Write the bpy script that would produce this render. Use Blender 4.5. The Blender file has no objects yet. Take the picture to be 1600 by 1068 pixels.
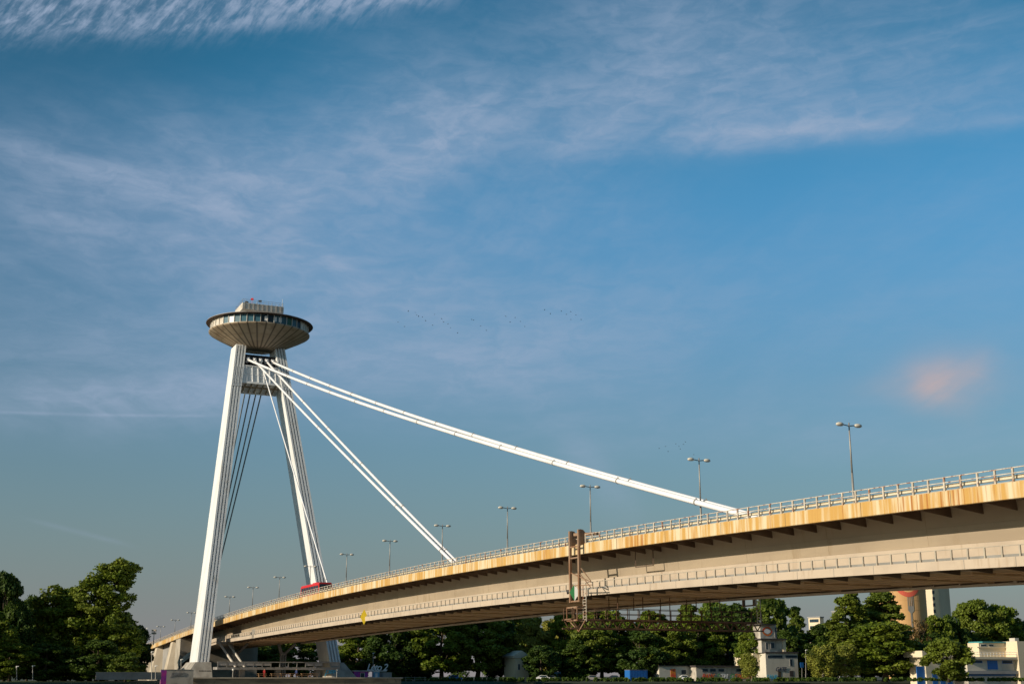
import bpy, math, random
import numpy as np
from mathutils import Vector, Matrix
R=math.radians
sc=bpy.context.scene
col=sc.collection
# ------------------------------------------------------------------ camera, sky, sun, exposure
CZ=5.0                                   # eye height above the datum; the water lies at 1.0
F_PX,HOR=2043.0,1056.0
TH=math.atan((HOR-534)/F_PX)
cam=bpy.data.objects.new('camera',bpy.data.cameras.new('camera')); col.objects.link(cam)
cam.data.sensor_width=36; cam.data.lens=36*F_PX/1600; cam.data.clip_end=20000; cam.data.clip_start=.5
cam.location=(0,0,CZ); cam.rotation_euler=(R(90)+TH,0,0); sc.camera=cam
AL=-.4253                                # heading of the bridge axis
SA,CA=math.sin(AL),math.cos(AL)
D=Vector((SA,CA,0)); N=Vector((-CA,SA,0)); O=Vector((30.61,116.95,CZ))
FRAME=Matrix.Translation(O)@Matrix.Rotation(math.atan2(D.y,D.x),4,'Z')
PHI,ELEV=R(5.6),R(18.5)                  # sun: almost square to the side of the bridge, low
SH=N*math.cos(PHI)-D*math.sin(PHI)
SUN=Vector((SH.x*math.cos(ELEV),SH.y*math.cos(ELEV),math.sin(ELEV)))
sun=bpy.data.objects.new('sun',bpy.data.lights.new('sun','SUN')); col.objects.link(sun)
sun.data.energy=5.0; sun.data.angle=R(.5); sun.data.color=(1,.85,.65)
sun.rotation_euler=SUN.to_track_quat('Z','Y').to_euler(); sun.location=(0,0,300)
sc.view_settings.view_transform='Standard'; sc.view_settings.look='None'; sc.view_settings.exposure=0; sc.view_settings.gamma=1

class X:                                  # small expression helper for shader maths
    nt=None
    def __init__(s,sock): s.k=sock
    @staticmethod
    def m(op,*a,clamp=False):
        n=X.nt.nodes.new('ShaderNodeMath'); n.operation=op; n.use_clamp=clamp
        for i,v in enumerate(a):
            if isinstance(v,X): X.nt.links.new(v.k,n.inputs[i])
            else: n.inputs[i].default_value=float(v)
        return X(n.outputs[0])
    def __add__(s,o): return X.m('ADD',s,o)
    __radd__=__add__
    def __sub__(s,o): return X.m('SUBTRACT',s,o)
    def __rsub__(s,o): return X.m('SUBTRACT',o,s)
    def __mul__(s,o): return X.m('MULTIPLY',s,o)
    __rmul__=__mul__
    def __truediv__(s,o): return X.m('DIVIDE',s,o)
def sstep(x,a,b):
    n=X.nt.nodes.new('ShaderNodeMapRange'); n.interpolation_type='SMOOTHSTEP'
    X.nt.links.new(x.k,n.inputs[0]); n.inputs[1].default_value=a; n.inputs[2].default_value=b
    n.inputs[3].default_value=0; n.inputs[4].default_value=1
    return X(n.outputs[0])
def gauss(x,w): return X.m('EXPONENT',(x/w)*(x/w)*-1)
def comb(x,y,z=0.0):
    n=X.nt.nodes.new('ShaderNodeCombineXYZ')
    for i,v in enumerate((x,y,z)):
        if isinstance(v,X): X.nt.links.new(v.k,n.inputs[i])
        else: n.inputs[i].default_value=v
    return n.outputs[0]
def noise(vec,scale,detail=6,rough=.55,dist=0):
    n=X.nt.nodes.new('ShaderNodeTexNoise'); X.nt.links.new(vec,n.inputs['Vector'])
    n.inputs['Scale'].default_value=scale; n.inputs['Detail'].default_value=detail
    n.inputs['Roughness'].default_value=rough; n.inputs['Distortion'].default_value=dist
    return X(n.outputs[0])
def mixc(f,a,b,mode='MIX'):
    n=X.nt.nodes.new('ShaderNodeMix'); n.data_type='RGBA'; n.blend_type=mode
    for i,v in ((0,f),(6,a),(7,b)):
        if isinstance(v,X): X.nt.links.new(v.k,n.inputs[i])
        elif hasattr(v,'is_linked'): X.nt.links.new(v,n.inputs[i])
        elif i==0: n.inputs[0].default_value=v
        else: n.inputs[i].default_value=(*v,1)
    return n.outputs[2]
def azel(x,y):                            # photo position -> azimuth and elevation on the sky, in degrees
    a=(x-800)/F_PX; b=-(y-534)/F_PX; c,s=math.cos(TH),math.sin(TH)
    v=Vector((a,c-b*s,s+b*c)).normalized()
    return math.degrees(math.atan2(v.x,v.y)),math.degrees(math.asin(v.z))

world=bpy.data.worlds.new('World'); sc.world=world; world.use_nodes=True
nt=world.node_tree; nt.nodes.clear(); X.nt=nt
sky=nt.nodes.new('ShaderNodeTexSky'); sky.sky_type='NISHITA'; sky.sun_disc=False
sky.sun_elevation=ELEV; sky.sun_rotation=math.atan2(SUN.x,SUN.y); sky.air_density=1.3; sky.dust_density=1.2; sky.ozone_density=2.5
tc=nt.nodes.new('ShaderNodeTexCoord'); sp=nt.nodes.new('ShaderNodeSeparateXYZ'); nt.links.new(tc.outputs['Generated'],sp.inputs[0])
dx,dy,dz=X(sp.outputs[0]),X(sp.outputs[1]),X(sp.outputs[2])
az=X.m('ARCTAN2',dx,dy)*57.2958; el=X.m('ARCSINE',dz)*57.2958
pl=comb(dx/(X.m('MAXIMUM',dz,0.0)+.12),dy/(X.m('MAXIMUM',dz,0.0)+.12),0.0)     # position on a flat cloud sheet
wob=noise(comb(az*.12,el*.12),1.0,3)-.5
def band(p,q,up,dn,fade=.25,wobble=3.0):
    a0,e0=azel(*p); a1,e1=azel(*q); L=math.hypot(a1-a0,e1-e0); ux,uy=(a1-a0)/L,(e1-e0)/L
    t=((az-a0)*ux+(el-e0)*uy)/L; n=(el-e0)*ux-(az-a0)*uy+wob*wobble
    a=X.m('GREATER_THAN',n,0.0); g=a*gauss(n,up)+(1-a)*gauss(n,dn)
    return g*sstep(t,-fade,fade)*(1-sstep(t,1-fade,1+fade))
def fib(ang,su,sv,scale,detail=7,rough=.6,dist=.6):    # fibrous noise, stretched along a heading in the az/el plane
    c,s=math.cos(R(ang)),math.sin(R(ang))
    return noise(comb((az*c+el*s)*su,(el*c-az*s)*sv,scale),1.0,detail,rough,dist)
f1=fib(8,.05,.22,1.3); f2=fib(35,.10,.32,5.1); f3=fib(-18,.06,.24,9.7); f4=fib(48,.9,2.9,3.3,8,.62,.35); f5=noise(comb(az*.09,el*.14,4.2),1.0,6,.6,.5)
c1=sstep(f1,.30,.75); c2=sstep(f2,.28,.72); c3=sstep(f3,.3,.75); c5=sstep(f5,.3,.7)
cl=band((-60,35),(700,-25),2.6,.75,.12,1.2)*(.25+.95*sstep(f4+(f5-.5)*.5,.34,.68))*.62
cl=cl+band((-100,225),(420,300),2.6,2.8,.45)*(.35+.75*c3)*.42
cl=cl+band((150,330),(720,470),3.2,3.2,.4)*(.3+.7*c3)*.34
cl=cl+band((420,250),(1150,120),2.8,2.4,.35)*(.5+.45*c2)*.46
cl=cl+band((250,330),(800,190),3.0,2.6,.4)*(.5+.4*c2)*.30
cl=cl+band((930,235),(1750,158),4.6,.42,.35,.8)*(.28+.62*c1)*.48
cl=cl+band((1080,216),(1420,190),.8,.30,.4,.5)*(.6+.5*c1)*.36
cl=cl+band((1000,60),(1700,50),3.5,3.2,.4)*(.2+.7*c1)*.26
cl=cl+band((580,70),(1150,-10),1.6,1.3,.35)*(.2+.8*c1)*.36
cl=cl+band((300,470),(950,420),3.0,3.0,.4)*(.2+.8*c5)*.34
cl=cl+band((-100,560),(900,560),2.4,2.2,.3)*(.25+.75*c1)*.42
cl=cl+band((-100,380),(520,440),2.6,2.6,.4)*(.3+.7*c3)*.30
cl=cl+band((-100,625),(480,600),1.1,1.5,.35)*(.15+.85*c3)*.50
cl=cl+band((700,650),(1700,680),2.2,1.2,.35)*(.15+.85*c1)*.26
cl=cl+band((-80,642),(330,649),.07,.07,.12,.15)*.22
cl=cl+band((60,815),(190,848),.10,.10,.3,.3)*.14
cl=cl+band((885,670),(985,800),.8,1.0,.3,1.5)*(.4+.6*c5)*.22
cl=cl+band((760,440),(1750,330),3.0,3.0,.4)*(.2+.8*c2)*.16+band((800,540),(1750,470),2.2,2.2,.4)*(.2+.8*c1)*.18+band((560,395),(960,330),1.6,1.6,.4)*(.2+.8*c2)*.22
cl=X.m('MINIMUM',cl*(.72+.56*sstep(noise(comb(az*.55+f5*3,el*1.5+f1*2,2.2),1.0,7,.62,.4),.3,.7)),.85)
pk=gauss(az-azel(1492,590)[0]+wob*4,1.6)*gauss(el-azel(1492,588)[1]+wob*3,1.15)*(.35+.65*sstep(f5+c2*.25,.3,.75))
pk=pk+gauss(az-azel(1400,604)[0],2.0)*gauss(el-azel(1400,604)[1],.5)*.25*c5+gauss(az-azel(1580,628)[0],2.2)*gauss(el-azel(1580,632)[1],.9)*.35*c5
rampn=nt.nodes.new('ShaderNodeValToRGB'); cr=rampn.color_ramp; cr.interpolation='B_SPLINE'
STOPS=((0,(1.0,.95,1.0)),(4,(1.0,1.0,1.05)),(12,(1.05,1.18,1.40)),(19,(.86,1.50,1.85)),(24,(.42,1.30,1.55)),(29,(.10,.95,1.12)),(40,(.4,1.0,1.3)))
while len(cr.elements)<len(STOPS): cr.elements.new(.5)
for e_,(p_,c_) in zip(cr.elements,STOPS): e_.position=p_/45; e_.color=(*[v/2 for v in c_],1)
nt.links.new((el/45).k,rampn.inputs[0])
tv=nt.nodes.new('ShaderNodeVectorMath'); tv.operation='SCALE'; nt.links.new(rampn.outputs[0],tv.inputs[0]); tv.inputs[3].default_value=2.0
tint=mixc(gauss(az,80),(1,1,1),tv.outputs[0])
skc=mixc(1.0,sky.outputs[0],(0.66,1.03,1.09),'MULTIPLY')
skc=mixc(1.0,skc,tint,'MULTIPLY')
skc=mixc(sstep(az*-1,6,24)*sstep(el,3,22)*.30,skc,(0,0,0))
SKM=.075
sm=nt.nodes.new('ShaderNodeVectorMath'); sm.operation='SCALE'; nt.links.new(skc,sm.inputs[0]); sm.inputs[3].default_value=SKM
hz=X.m('EXPONENT',X.m('MAXIMUM',el,0.0)*-1/8.5)                              # hazy air near the horizon
base=mixc(hz*.80,sm.outputs[0],(.225,.235,.275))
base=mixc(X.m('EXPONENT',X.m('MAXIMUM',el,0.0)*-1/2.6)*.75,base,(.30,.265,.265))
base=mixc(X.m('MINIMUM',cl,1.0),base,(.335,.42,.57))
base=mixc(X.m('MINIMUM',pk*1.1,1.0),base,(.52,.415,.42))
bg=nt.nodes.new('ShaderNodeBackground'); out=nt.nodes.new('ShaderNodeOutputWorld')
nt.links.new(base,bg.inputs[0]); bg.inputs[1].default_value=1.0; nt.links.new(bg.outputs[0],out.inputs[0])
# ------------------------------------------------------------------ materials
M={}
def mat(name,c,rough=.6,c2=None,sc_=(1,1,1),scale=1.0,lo=.35,hi=.65,metal=0,bump=0,spec=.4,detail=6,c3=None,sc3=(1,1,1),lo3=.5,hi3=.7,bscale=None,rand=0,mod=0):
    m=bpy.data.materials.new(name); m.use_nodes=True; t=m.node_tree; X.nt=t
    b=t.nodes['Principled BSDF']; b.inputs['Roughness'].default_value=rough; b.inputs['Metallic'].default_value=metal
    b.inputs['Specular IOR Level'].default_value=spec; b.inputs['Base Color'].default_value=(*c,1)
    tc=t.nodes.new('ShaderNodeTexCoord'); s=t.nodes.new('ShaderNodeSeparateXYZ'); t.links.new(tc.outputs['Object'],s.inputs[0])
    x,y,z=[X(s.outputs[i]) for i in range(3)]
    colr=c
    if c2 is not None:
        n=noise(comb(x*sc_[0],y*sc_[1],z*sc_[2]),scale,detail)
        if mod: n=n+(noise(comb(x*.16,y*.1,3.0),1.0,4)-.5)*mod
        colr=mixc(sstep(n,lo,hi),c,c2)
    if c3 is not None:
        n3=noise(comb(x*sc3[0],y*sc3[1],z*sc3[2]+7.3),1.0,5)+((noise(comb(x*.11,y*.1,8.0),1.0,4)-.5)*mod if mod else 0); colr=mixc(sstep(n3,lo3,hi3),colr,c3)
    if rand:
        oi=t.nodes.new('ShaderNodeObjectInfo'); r=X(oi.outputs['Random'])
        colr=mixc(r*rand,colr,(c[0]*1.7,c[1]*1.2,c[2]*.8) )
    if hasattr(colr,'is_linked'): t.links.new(colr,b.inputs['Base Color'])
    if bump:
        nb=noise(tc.outputs['Object'],bscale or scale*4,5); bp=t.nodes.new('ShaderNodeBump'); bp.inputs['Strength'].default_value=bump
        bp.inputs['Distance'].default_value=.05; t.links.new(nb.k,bp.inputs['Height']); t.links.new(bp.outputs[0],b.inputs['Normal'])
    M[name]=m; return m
mat('pylon_paint',(.76,.78,.80),.5,(.64,.64,.63),(.5,.5,.06),1,.45,.8,c3=(.44,.38,.30),sc3=(1.5,1.5,.05),lo3=.56,hi3=.80)
mat('leg_concrete',(.40,.38,.34),.85,(.27,.25,.22),(.6,.6,.25),1,bump=.3)
mat('cable_white',(.80,.81,.84),.45,(.70,.70,.70),(.3,.3,.3),1,.5,.8)
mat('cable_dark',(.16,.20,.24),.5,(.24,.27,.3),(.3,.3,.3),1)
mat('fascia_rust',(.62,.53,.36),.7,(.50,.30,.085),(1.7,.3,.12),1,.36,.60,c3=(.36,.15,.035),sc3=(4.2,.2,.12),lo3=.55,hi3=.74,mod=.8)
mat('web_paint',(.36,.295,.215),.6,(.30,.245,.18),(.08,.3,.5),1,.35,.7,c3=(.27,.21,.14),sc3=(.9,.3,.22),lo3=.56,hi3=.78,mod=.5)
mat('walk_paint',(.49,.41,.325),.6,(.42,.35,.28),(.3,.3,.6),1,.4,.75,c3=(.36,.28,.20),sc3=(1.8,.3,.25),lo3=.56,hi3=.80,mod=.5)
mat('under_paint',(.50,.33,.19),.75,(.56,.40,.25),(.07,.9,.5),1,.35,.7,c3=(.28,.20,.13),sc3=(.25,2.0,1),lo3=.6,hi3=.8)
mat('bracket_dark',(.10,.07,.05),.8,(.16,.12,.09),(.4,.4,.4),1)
mat('asphalt',(.055,.055,.058),.9,(.07,.07,.07),(.5,.5,.5),1,bump=.2)
mat('line_paint',(.75,.75,.72),.7)
mat('rail_paint',(.46,.41,.34),.6,(.56,.51,.44),(1.5,1,1),1,.4,.6,c3=(.26,.10,.05),sc3=(2.2,2,2),lo3=.52,hi3=.64)
mat('guard_steel',(.66,.60,.47),.5,(.58,.50,.36),(1,1,2),1,.4,.7)
mat('galv',(.34,.33,.31),.5,(.26,.25,.23),(.6,.6,.2),1,metal=.3)
mat('lamp_cover',(.62,.58,.50),.35)
mat('dark_metal',(.035,.035,.04),.5)
mat('gantry_rust',(.27,.18,.12),.7,(.20,.10,.05),(.8,.8,.4),1,.4,.65)
mat('gantry_dark',(.12,.062,.035),.8,(.20,.12,.075),(.8,.8,.8),1)
mat('roof_metal',(.50,.49,.47),.5,(.38,.35,.32),(.2,.2,.2),1)
mat('roof_under',(.10,.07,.06),.7)
mat('glass',(.02,.04,.06),.3,spec=.2)
mat('glass_blue',(.05,.13,.18),.3,spec=.3)
mat('glass_green',(.03,.12,.08),.3,spec=.3)
mat('mullion',(.62,.60,.56),.5)
mat('panel_white',(.62,.58,.52),.6,(.46,.41,.35),(.4,.4,.8),1,.4,.7)
mat('concrete',(.42,.38,.32),.9,(.30,.27,.22),(.3,.3,.3),1,bump=.3)
mat('concrete_pale',(.55,.48,.38),.85,(.42,.36,.28),(.3,.3,.15),1,bump=.2)
mat('concrete_grey',(.30,.29,.28),.9,(.22,.21,.2),(.4,.4,.4),1)
mat('stone_wall',(.36,.30,.21),.9,(.20,.17,.13),(.25,.25,.9),1,.35,.65,c3=(.12,.12,.10),sc3=(.5,.5,.3),lo3=.6,hi3=.7)
mat('grass',(.05,.10,.015),.95,(.08,.11,.03),(.3,.3,.3),1)
mat('ground',(.045,.05,.03),.95,(.03,.045,.018),(.05,.05,.05),1)
mat('pavement',(.28,.27,.25),.9,(.2,.19,.18),(.3,.3,.3),1)
mat('water',(.20,.16,.10),.12,bump=.25,scale=.6,spec=.5,c2=(.17,.15,.09))
mat('bark',(.10,.075,.05),.95,(.06,.045,.03),(1,1,.3),2)
mat('bark_pale',(.38,.34,.28),.9,(.12,.1,.08),(1,1,2),2,.5,.6)
mat('red_paint',(.62,.02,.015),.35,spec=.6)
mat('yellow_paint',(.75,.55,.03),.5)
mat('white_paint',(.78,.78,.78),.5)
mat('green_paint',(.04,.22,.08),.5)
mat('blue_paint',(.02,.14,.45),.45)
mat('blue_pale',(.16,.36,.55),.6)
mat('magenta_paint',(.50,.04,.30),.6,(.18,.04,.35),(.5,.5,.5),1.5)
mat('rubber',(.02,.02,.02),.8)
mat('plaster_white',(.60,.56,.48),.85,(.44,.40,.34),(.3,.3,.2),1,.4,.75)
mat('plaster_cream',(.72,.62,.45),.85,(.6,.5,.36),(.1,.1,.06),1,.4,.75)
mat('plaster_grey',(.34,.33,.33),.85,(.26,.25,.24),(.3,.3,.2),1,.4,.75)
mat('plaster_worn',(.50,.46,.40),.9,(.30,.27,.23),(.5,.5,.35),1,.4,.62)
mat('silo_orange',(.62,.37,.16),.7,(.54,.31,.13),(.1,.1,.05),1,.4,.7)
mat('roof_dark',(.06,.05,.05),.8)
mat('roof_teal',(.05,.25,.28),.5)
mat('rail_pale',(.42,.38,.31),.6,(.34,.30,.25),(1,1,1),1)
mat('silo_red',(.55,.10,.06),.7)
mat('wood_table',(.36,.22,.12),.7)
mat('bird_dark',(.03,.03,.035),.9)
mat('lamp_white',(.75,.75,.72),.4)
mat('cloth_red',(.45,.04,.04),.9); mat('cloth_blue',(.06,.09,.25),.9); mat('skin',(.45,.28,.2),.6)
mat('graf_blue',(.10,.45,.65),.6); mat('graf_red',(.65,.05,.04),.6,(.7,.25,.03),(1,1,1),1.2); mat('graf_dark',(.03,.04,.08),.6); mat('graf_green',(.05,.28,.10),.6); mat('graf_white',(.75,.75,.78),.6)
# radial seams of the bowl
def bowl_mat():
    m=mat('bowl_metal',(.46,.37,.27),.5,(.38,.29,.20),(.3,.3,.6),1,.4,.7,c3=(.18,.13,.09),sc3=(.35,.35,.35),lo3=.55,hi3=.8)
    t=m.node_tree; X.nt=t; b=t.nodes['Principled BSDF']
    old=b.inputs['Base Color'].links[0].from_socket
    tcn=[n for n in t.nodes if n.type=='TEX_COORD'][0]
    s=t.nodes.new('ShaderNodeSeparateXYZ'); t.links.new(tcn.outputs['Object'],s.inputs[0])
    a=X.m('ARCTAN2',X(s.outputs[1]),X(s.outputs[0]))*(34/(2*math.pi)); f=X.m('FRACT',a+200); dd=X.m('ABSOLUTE',f-.5)*1.4
    r=X.m('SQRT',X(s.outputs[0])*X(s.outputs[0])+X(s.outputs[1])*X(s.outputs[1]))
    line=(1-sstep(dd*r,.35,2.6))*.85
    ring=(1-sstep(X.m('ABSOLUTE',r-9.4),.02,.12))*.4
    c=mixc(X.m('MAXIMUM',line,ring),old,(.06,.045,.035)); t.links.new(c,b.inputs['Base Color'])
bowl_mat()
def leaf_mat(name,c,c2,dark):
    m=bpy.data.materials.new(name); m.use_nodes=True; t=m.node_tree; X.nt=t; b=t.nodes['Principled BSDF']
    tc=t.nodes.new('ShaderNodeTexCoord'); oi=t.nodes.new('ShaderNodeObjectInfo')
    n=noise(tc.outputs['Object'],.22,3); n2=noise(tc.outputs['Object'],1.6,3)
    cc=mixc(sstep(n,.35,.65),c,c2); cc=mixc(sstep(n2,.3,.7)*.6,cc,dark)
    cc=mixc(X(oi.outputs['Random'])*.35,cc,(c2[0]*1.15,c2[1]*1.05,c2[2]*.8))
    t.links.new(cc,b.inputs['Base Color']); b.inputs['Roughness'].default_value=.6; b.inputs['Specular IOR Level'].default_value=.25
    tr=t.nodes.new('ShaderNodeBsdfTranslucent'); t.links.new(cc,tr.inputs[0]); mx=t.nodes.new('ShaderNodeMixShader'); mx.inputs[0].default_value=.22
    o=[n for n in t.nodes if n.type=='OUTPUT_MATERIAL'][0]
    t.links.new(b.outputs[0],mx.inputs[1]); t.links.new(tr.outputs[0],mx.inputs[2]); t.links.new(mx.outputs[0],o.inputs[0]); M[name]=m
leaf_mat('leaf_green',(.115,.185,.014),(.175,.215,.020),(.038,.080,.009))
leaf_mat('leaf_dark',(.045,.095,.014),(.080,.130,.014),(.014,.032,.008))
leaf_mat('leaf_yellow',(.22,.24,.035),(.27,.25,.045),(.10,.12,.018))
leaf_mat('leaf_willow',(.22,.26,.04),(.27,.28,.05),(.09,.12,.02))
leaf_mat('leaf_olive',(.12,.18,.02),(.165,.205,.024),(.04,.075,.01))
leaf_mat('leaf_brown',(.13,.07,.03),(.10,.08,.02),(.05,.035,.012))
# ------------------------------------------------------------------ object helpers
MW={}
def tag(o,label=None,cat=None,group=None,kind=None):
    if label: o['label']=label
    if cat: o['category']=cat
    if group: o['group']=group
    if kind: o['kind']=kind
    return o
def P(s,w,z): return FRAME@Vector((s,w,z))
def empty(name,mx,label=None,cat=None,group=None):
    o=bpy.data.objects.new(name,None); col.objects.link(o); o.empty_display_size=.5
    o.matrix_world=mx; MW[o.name]=mx.copy(); return tag(o,label,cat,group)
def at_bridge(s,w,z): return Matrix.Translation(P(s,w,z))@Matrix.Rotation(math.atan2(D.y,D.x),4,'Z')
def at_world(v,rz=0): return Matrix.Translation(Vector(v))@Matrix.Rotation(rz,4,'Z')
class MB:
    def __init__(s): s.v=[]; s.f=[]; s.mi=[]; s.cur=0
    def add(s,vs,fs):
        o=len(s.v); s.v+= [Vector(v) for v in vs]; s.f+=[tuple(i+o for i in f) for f in fs]; s.mi+=[s.cur]*len(fs); return s
    def hexa(s,c):      # 8 corners: 4 bottom ccw, 4 top
        return s.add(c,[(3,2,1,0),(4,5,6,7),(0,1,5,4),(1,2,6,5),(2,3,7,6),(3,0,4,7)])
    def box(s,c,d,rot=None):
        cx,cy,cz=c; hx,hy,hz=d[0]/2,d[1]/2,d[2]/2
        pts=[Vector(p) for p in ((-hx,-hy,-hz),(hx,-hy,-hz),(hx,hy,-hz),(-hx,hy,-hz),(-hx,-hy,hz),(hx,-hy,hz),(hx,hy,hz),(-hx,hy,hz))]
        if rot is not None: pts=[rot@p for p in pts]
        return s.hexa([p+Vector(c) for p in pts])
    def bbox(s,s0,s1,w0,w1,z0,z1): return s.hexa([P(a,b,z) for z in (z0,z1) for a,b in ((s0,w0),(s1,w0),(s1,w1),(s0,w1))])
    def tube(s,p,q,r,r2=None,n=8,cap=True):
        p,q=Vector(p),Vector(q); r2=r if r2 is None else r2; d=(q-p).normalized()
        a=d.orthogonal().normalized(); b=d.cross(a)
        vs=[p+(a*math.cos(t)+b*math.sin(t))*r for t in [2*math.pi*i/n for i in range(n)]]+[q+(a*math.cos(t)+b*math.sin(t))*r2 for t in [2*math.pi*i/n for i in range(n)]]
        fs=[(i,(i+1)%n,(i+1)%n+n,i+n) for i in range(n)]
        if cap: fs+=[tuple(range(n))[::-1],tuple(range(n,2*n))]
        return s.add(vs,fs)
    def bar(s,p,q,a,b,up=Vector((0,0,1))):   # rectangular bar from p to q, a wide, b high
        p,q=Vector(p),Vector(q); d=(q-p).normalized(); sd=d.cross(up)
        if sd.length<.01: sd=d.cross(Vector((1,0,0)))
        sd.normalize(); u=sd.cross(d)
        o=[(-a/2,-b/2),(a/2,-b/2),(a/2,b/2),(-a/2,b/2)]
        return s.hexa([c+sd*x+u*y for c in (p,q) for x,y in o])
    def path(s,pts,r,n=8):
        pts=[Vector(p) for p in pts]; vs=[]; fs=[]
        a=(pts[1]-pts[0]).orthogonal().normalized()
        for i,p in enumerate(pts):
            d=(pts[min(i+1,len(pts)-1)]-pts[max(i-1,0)]).normalized(); a=(a-d*a.dot(d)).normalized(); b=d.cross(a)
            rr=r(i) if callable(r) else r
            vs+=[p+(a*math.cos(t)+b*math.sin(t))*rr for t in [2*math.pi*k/n for k in range(n)]]
        for i in range(len(pts)-1): fs+=[(i*n+k,i*n+(k+1)%n,(i+1)*n+(k+1)%n,(i+1)*n+k) for k in range(n)]
        fs+=[tuple(range(n))[::-1],tuple(range((len(pts)-1)*n,len(pts)*n))]
        return s.add(vs,fs)
    def sweep(s,sec,ss,closed=True,cap=True):   # sec(s)-> list of (w,z); along stations ss of the bridge
        n=None; vs=[]; fs=[]
        for a in ss:
            q=sec(a); n=len(q); vs+=[P(a,w,z) for w,z in q]
        m=n if closed else n-1
        for i in range(len(ss)-1): fs+=[(i*n+k,i*n+(k+1)%n,(i+1)*n+(k+1)%n,(i+1)*n+k) for k in range(m)]
        if cap and closed: fs+=[tuple(range(n))[::-1],tuple(range((len(ss)-1)*n,len(ss)*n))]
        return s.add(vs,fs)
    def lathe(s,c,prof,n=96):
        c=Vector(c); vs=[]; fs=[]
        for r,z in prof: vs+=[c+Vector((r*math.cos(2*math.pi*k/n),r*math.sin(2*math.pi*k/n),z)) for k in range(n)]
        for i in range(len(prof)-1): fs+=[(i*n+k,i*n+(k+1)%n,(i+1)*n+(k+1)%n,(i+1)*n+k) for k in range(n)]
        return s.add(vs,fs)
    def build(s,name,m,parent=None,mx=None,smooth=False,label=None):
        root=parent
        while root is not None and root.parent is not None: root=root.parent
        M0=MW[root.name] if root is not None else (mx if mx is not None else Matrix.Identity(4))
        inv=M0.inverted()
        me=bpy.data.meshes.new(name); me.from_pydata([tuple(inv@v) for v in s.v],[],s.f)
        for mm in (m if isinstance(m,(list,tuple)) else [m]): me.materials.append(M[mm])
        if isinstance(m,(list,tuple)): me.polygons.foreach_set('material_index',s.mi)
        if smooth: me.polygons.foreach_set('use_smooth',[True]*len(me.polygons))
        import bmesh
        bm=bmesh.new(); bm.from_mesh(me); bmesh.ops.recalc_face_normals(bm,faces=bm.faces); bm.to_mesh(me); bm.free()
        o=bpy.data.objects.new(name,me); col.objects.link(o)
        if parent is not None: o.parent=parent
        else: o.matrix_world=M0; MW[o.name]=M0.copy()
        if label: o['label']=label
        return o
def kids(o): return [c for c in bpy.data.objects if c.parent==o]
def copy_tree(o,parent=None,cache=None):
    c=o.copy(); col.objects.link(c)
    if parent is not None: c.parent=parent
    for ch in list(o.children): copy_tree(ch,c)
    return c
def text_mesh(txt,size,depth=.02):
    cu=bpy.data.curves.new('t','FONT'); cu.body=txt; cu.shear=.3; cu.space_character=.88; cu.offset=.03; cu.size=size; cu.extrude=depth; cu.align_x='CENTER'; cu.align_y='CENTER'
    o=bpy.data.objects.new('t',cu); col.objects.link(o); bpy.context.view_layer.update()
    dg=bpy.context.evaluated_depsgraph_get(); me=bpy.data.meshes.new_from_object(o.evaluated_get(dg))
    bpy.data.objects.remove(o); return me
def text_on(name,txt,size,m,parent,centre,right,up,bold=0):  # lettering lying on a face; centre in world
    me=text_mesh(txt,size); me.name=name; r=Vector(right).normalized(); u=Vector(up).normalized(); n=r.cross(u)
    T=Matrix((( r.x,u.x,n.x,centre[0]),(r.y,u.y,n.y,centre[1]),(r.z,u.z,n.z,centre[2]),(0,0,0,1)))
    root=parent
    while root.parent is not None: root=root.parent
    me.transform(MW[root.name].inverted()@T); me.materials.clear(); me.materials.append(M[m])
    o=bpy.data.objects.new(name,me); col.objects.link(o); o.parent=parent; return o
def px(x,y,Y):                            # the world point at depth Y on the sight line of a photo position
    a=(x-800)/F_PX; b=-(y-534)/F_PX; c,s=math.cos(TH),math.sin(TH)
    v=Vector((a,c-b*s,s+b*c)); return Vector((0,0,CZ))+v*(Y/v.y)
def frange(a,b,n): return [a+(b-a)*i/(n-1) for i in range(n)]
# ------------------------------------------------------------------ the setting
GZ=-1.1                                   # level of the far bank relative to the eye
def strip(name,prof,m,w0=-6000,w1=6000,lift=0):
    b=MB(); b.sweep(lambda a:[(0,0)],[0,1],False,False); b=MB(); ws=[w0,-400,-100,100,400,w1] if w1>500 else [w0,w1]
    vs=[P(s,w,z+lift) for s,z in prof for w in ws]; n=len(ws)
    b.add(vs,[(i*n+k,i*n+k+1,(i+1)*n+k+1,(i+1)*n+k) for i in range(len(prof)-1) for k in range(n-1)])
    o=b.build(name,m,mx=at_bridge(prof[0][0],0,prof[0][1])); tag(o,kind='structure'); return o
strip('ground',[(-6000,-1.6),(-88,-1.6),(-84,-5.5),(185,-6),(192,-3.2),(193,-1.6),(196,GZ),(9000,GZ)],'ground')
strip('water',[(-87.5,-4),(190,-4)],'water')
strip('path',[(-100,-1.585),(-90,-1.585)],'pavement',-300,300)
strip('road',[(222,GZ+.012),(231,GZ+.012)],'asphalt',-400,-30)
strip('lawn',[(197,GZ+.012),(262,GZ+.012)],'grass',36,260)
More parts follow.
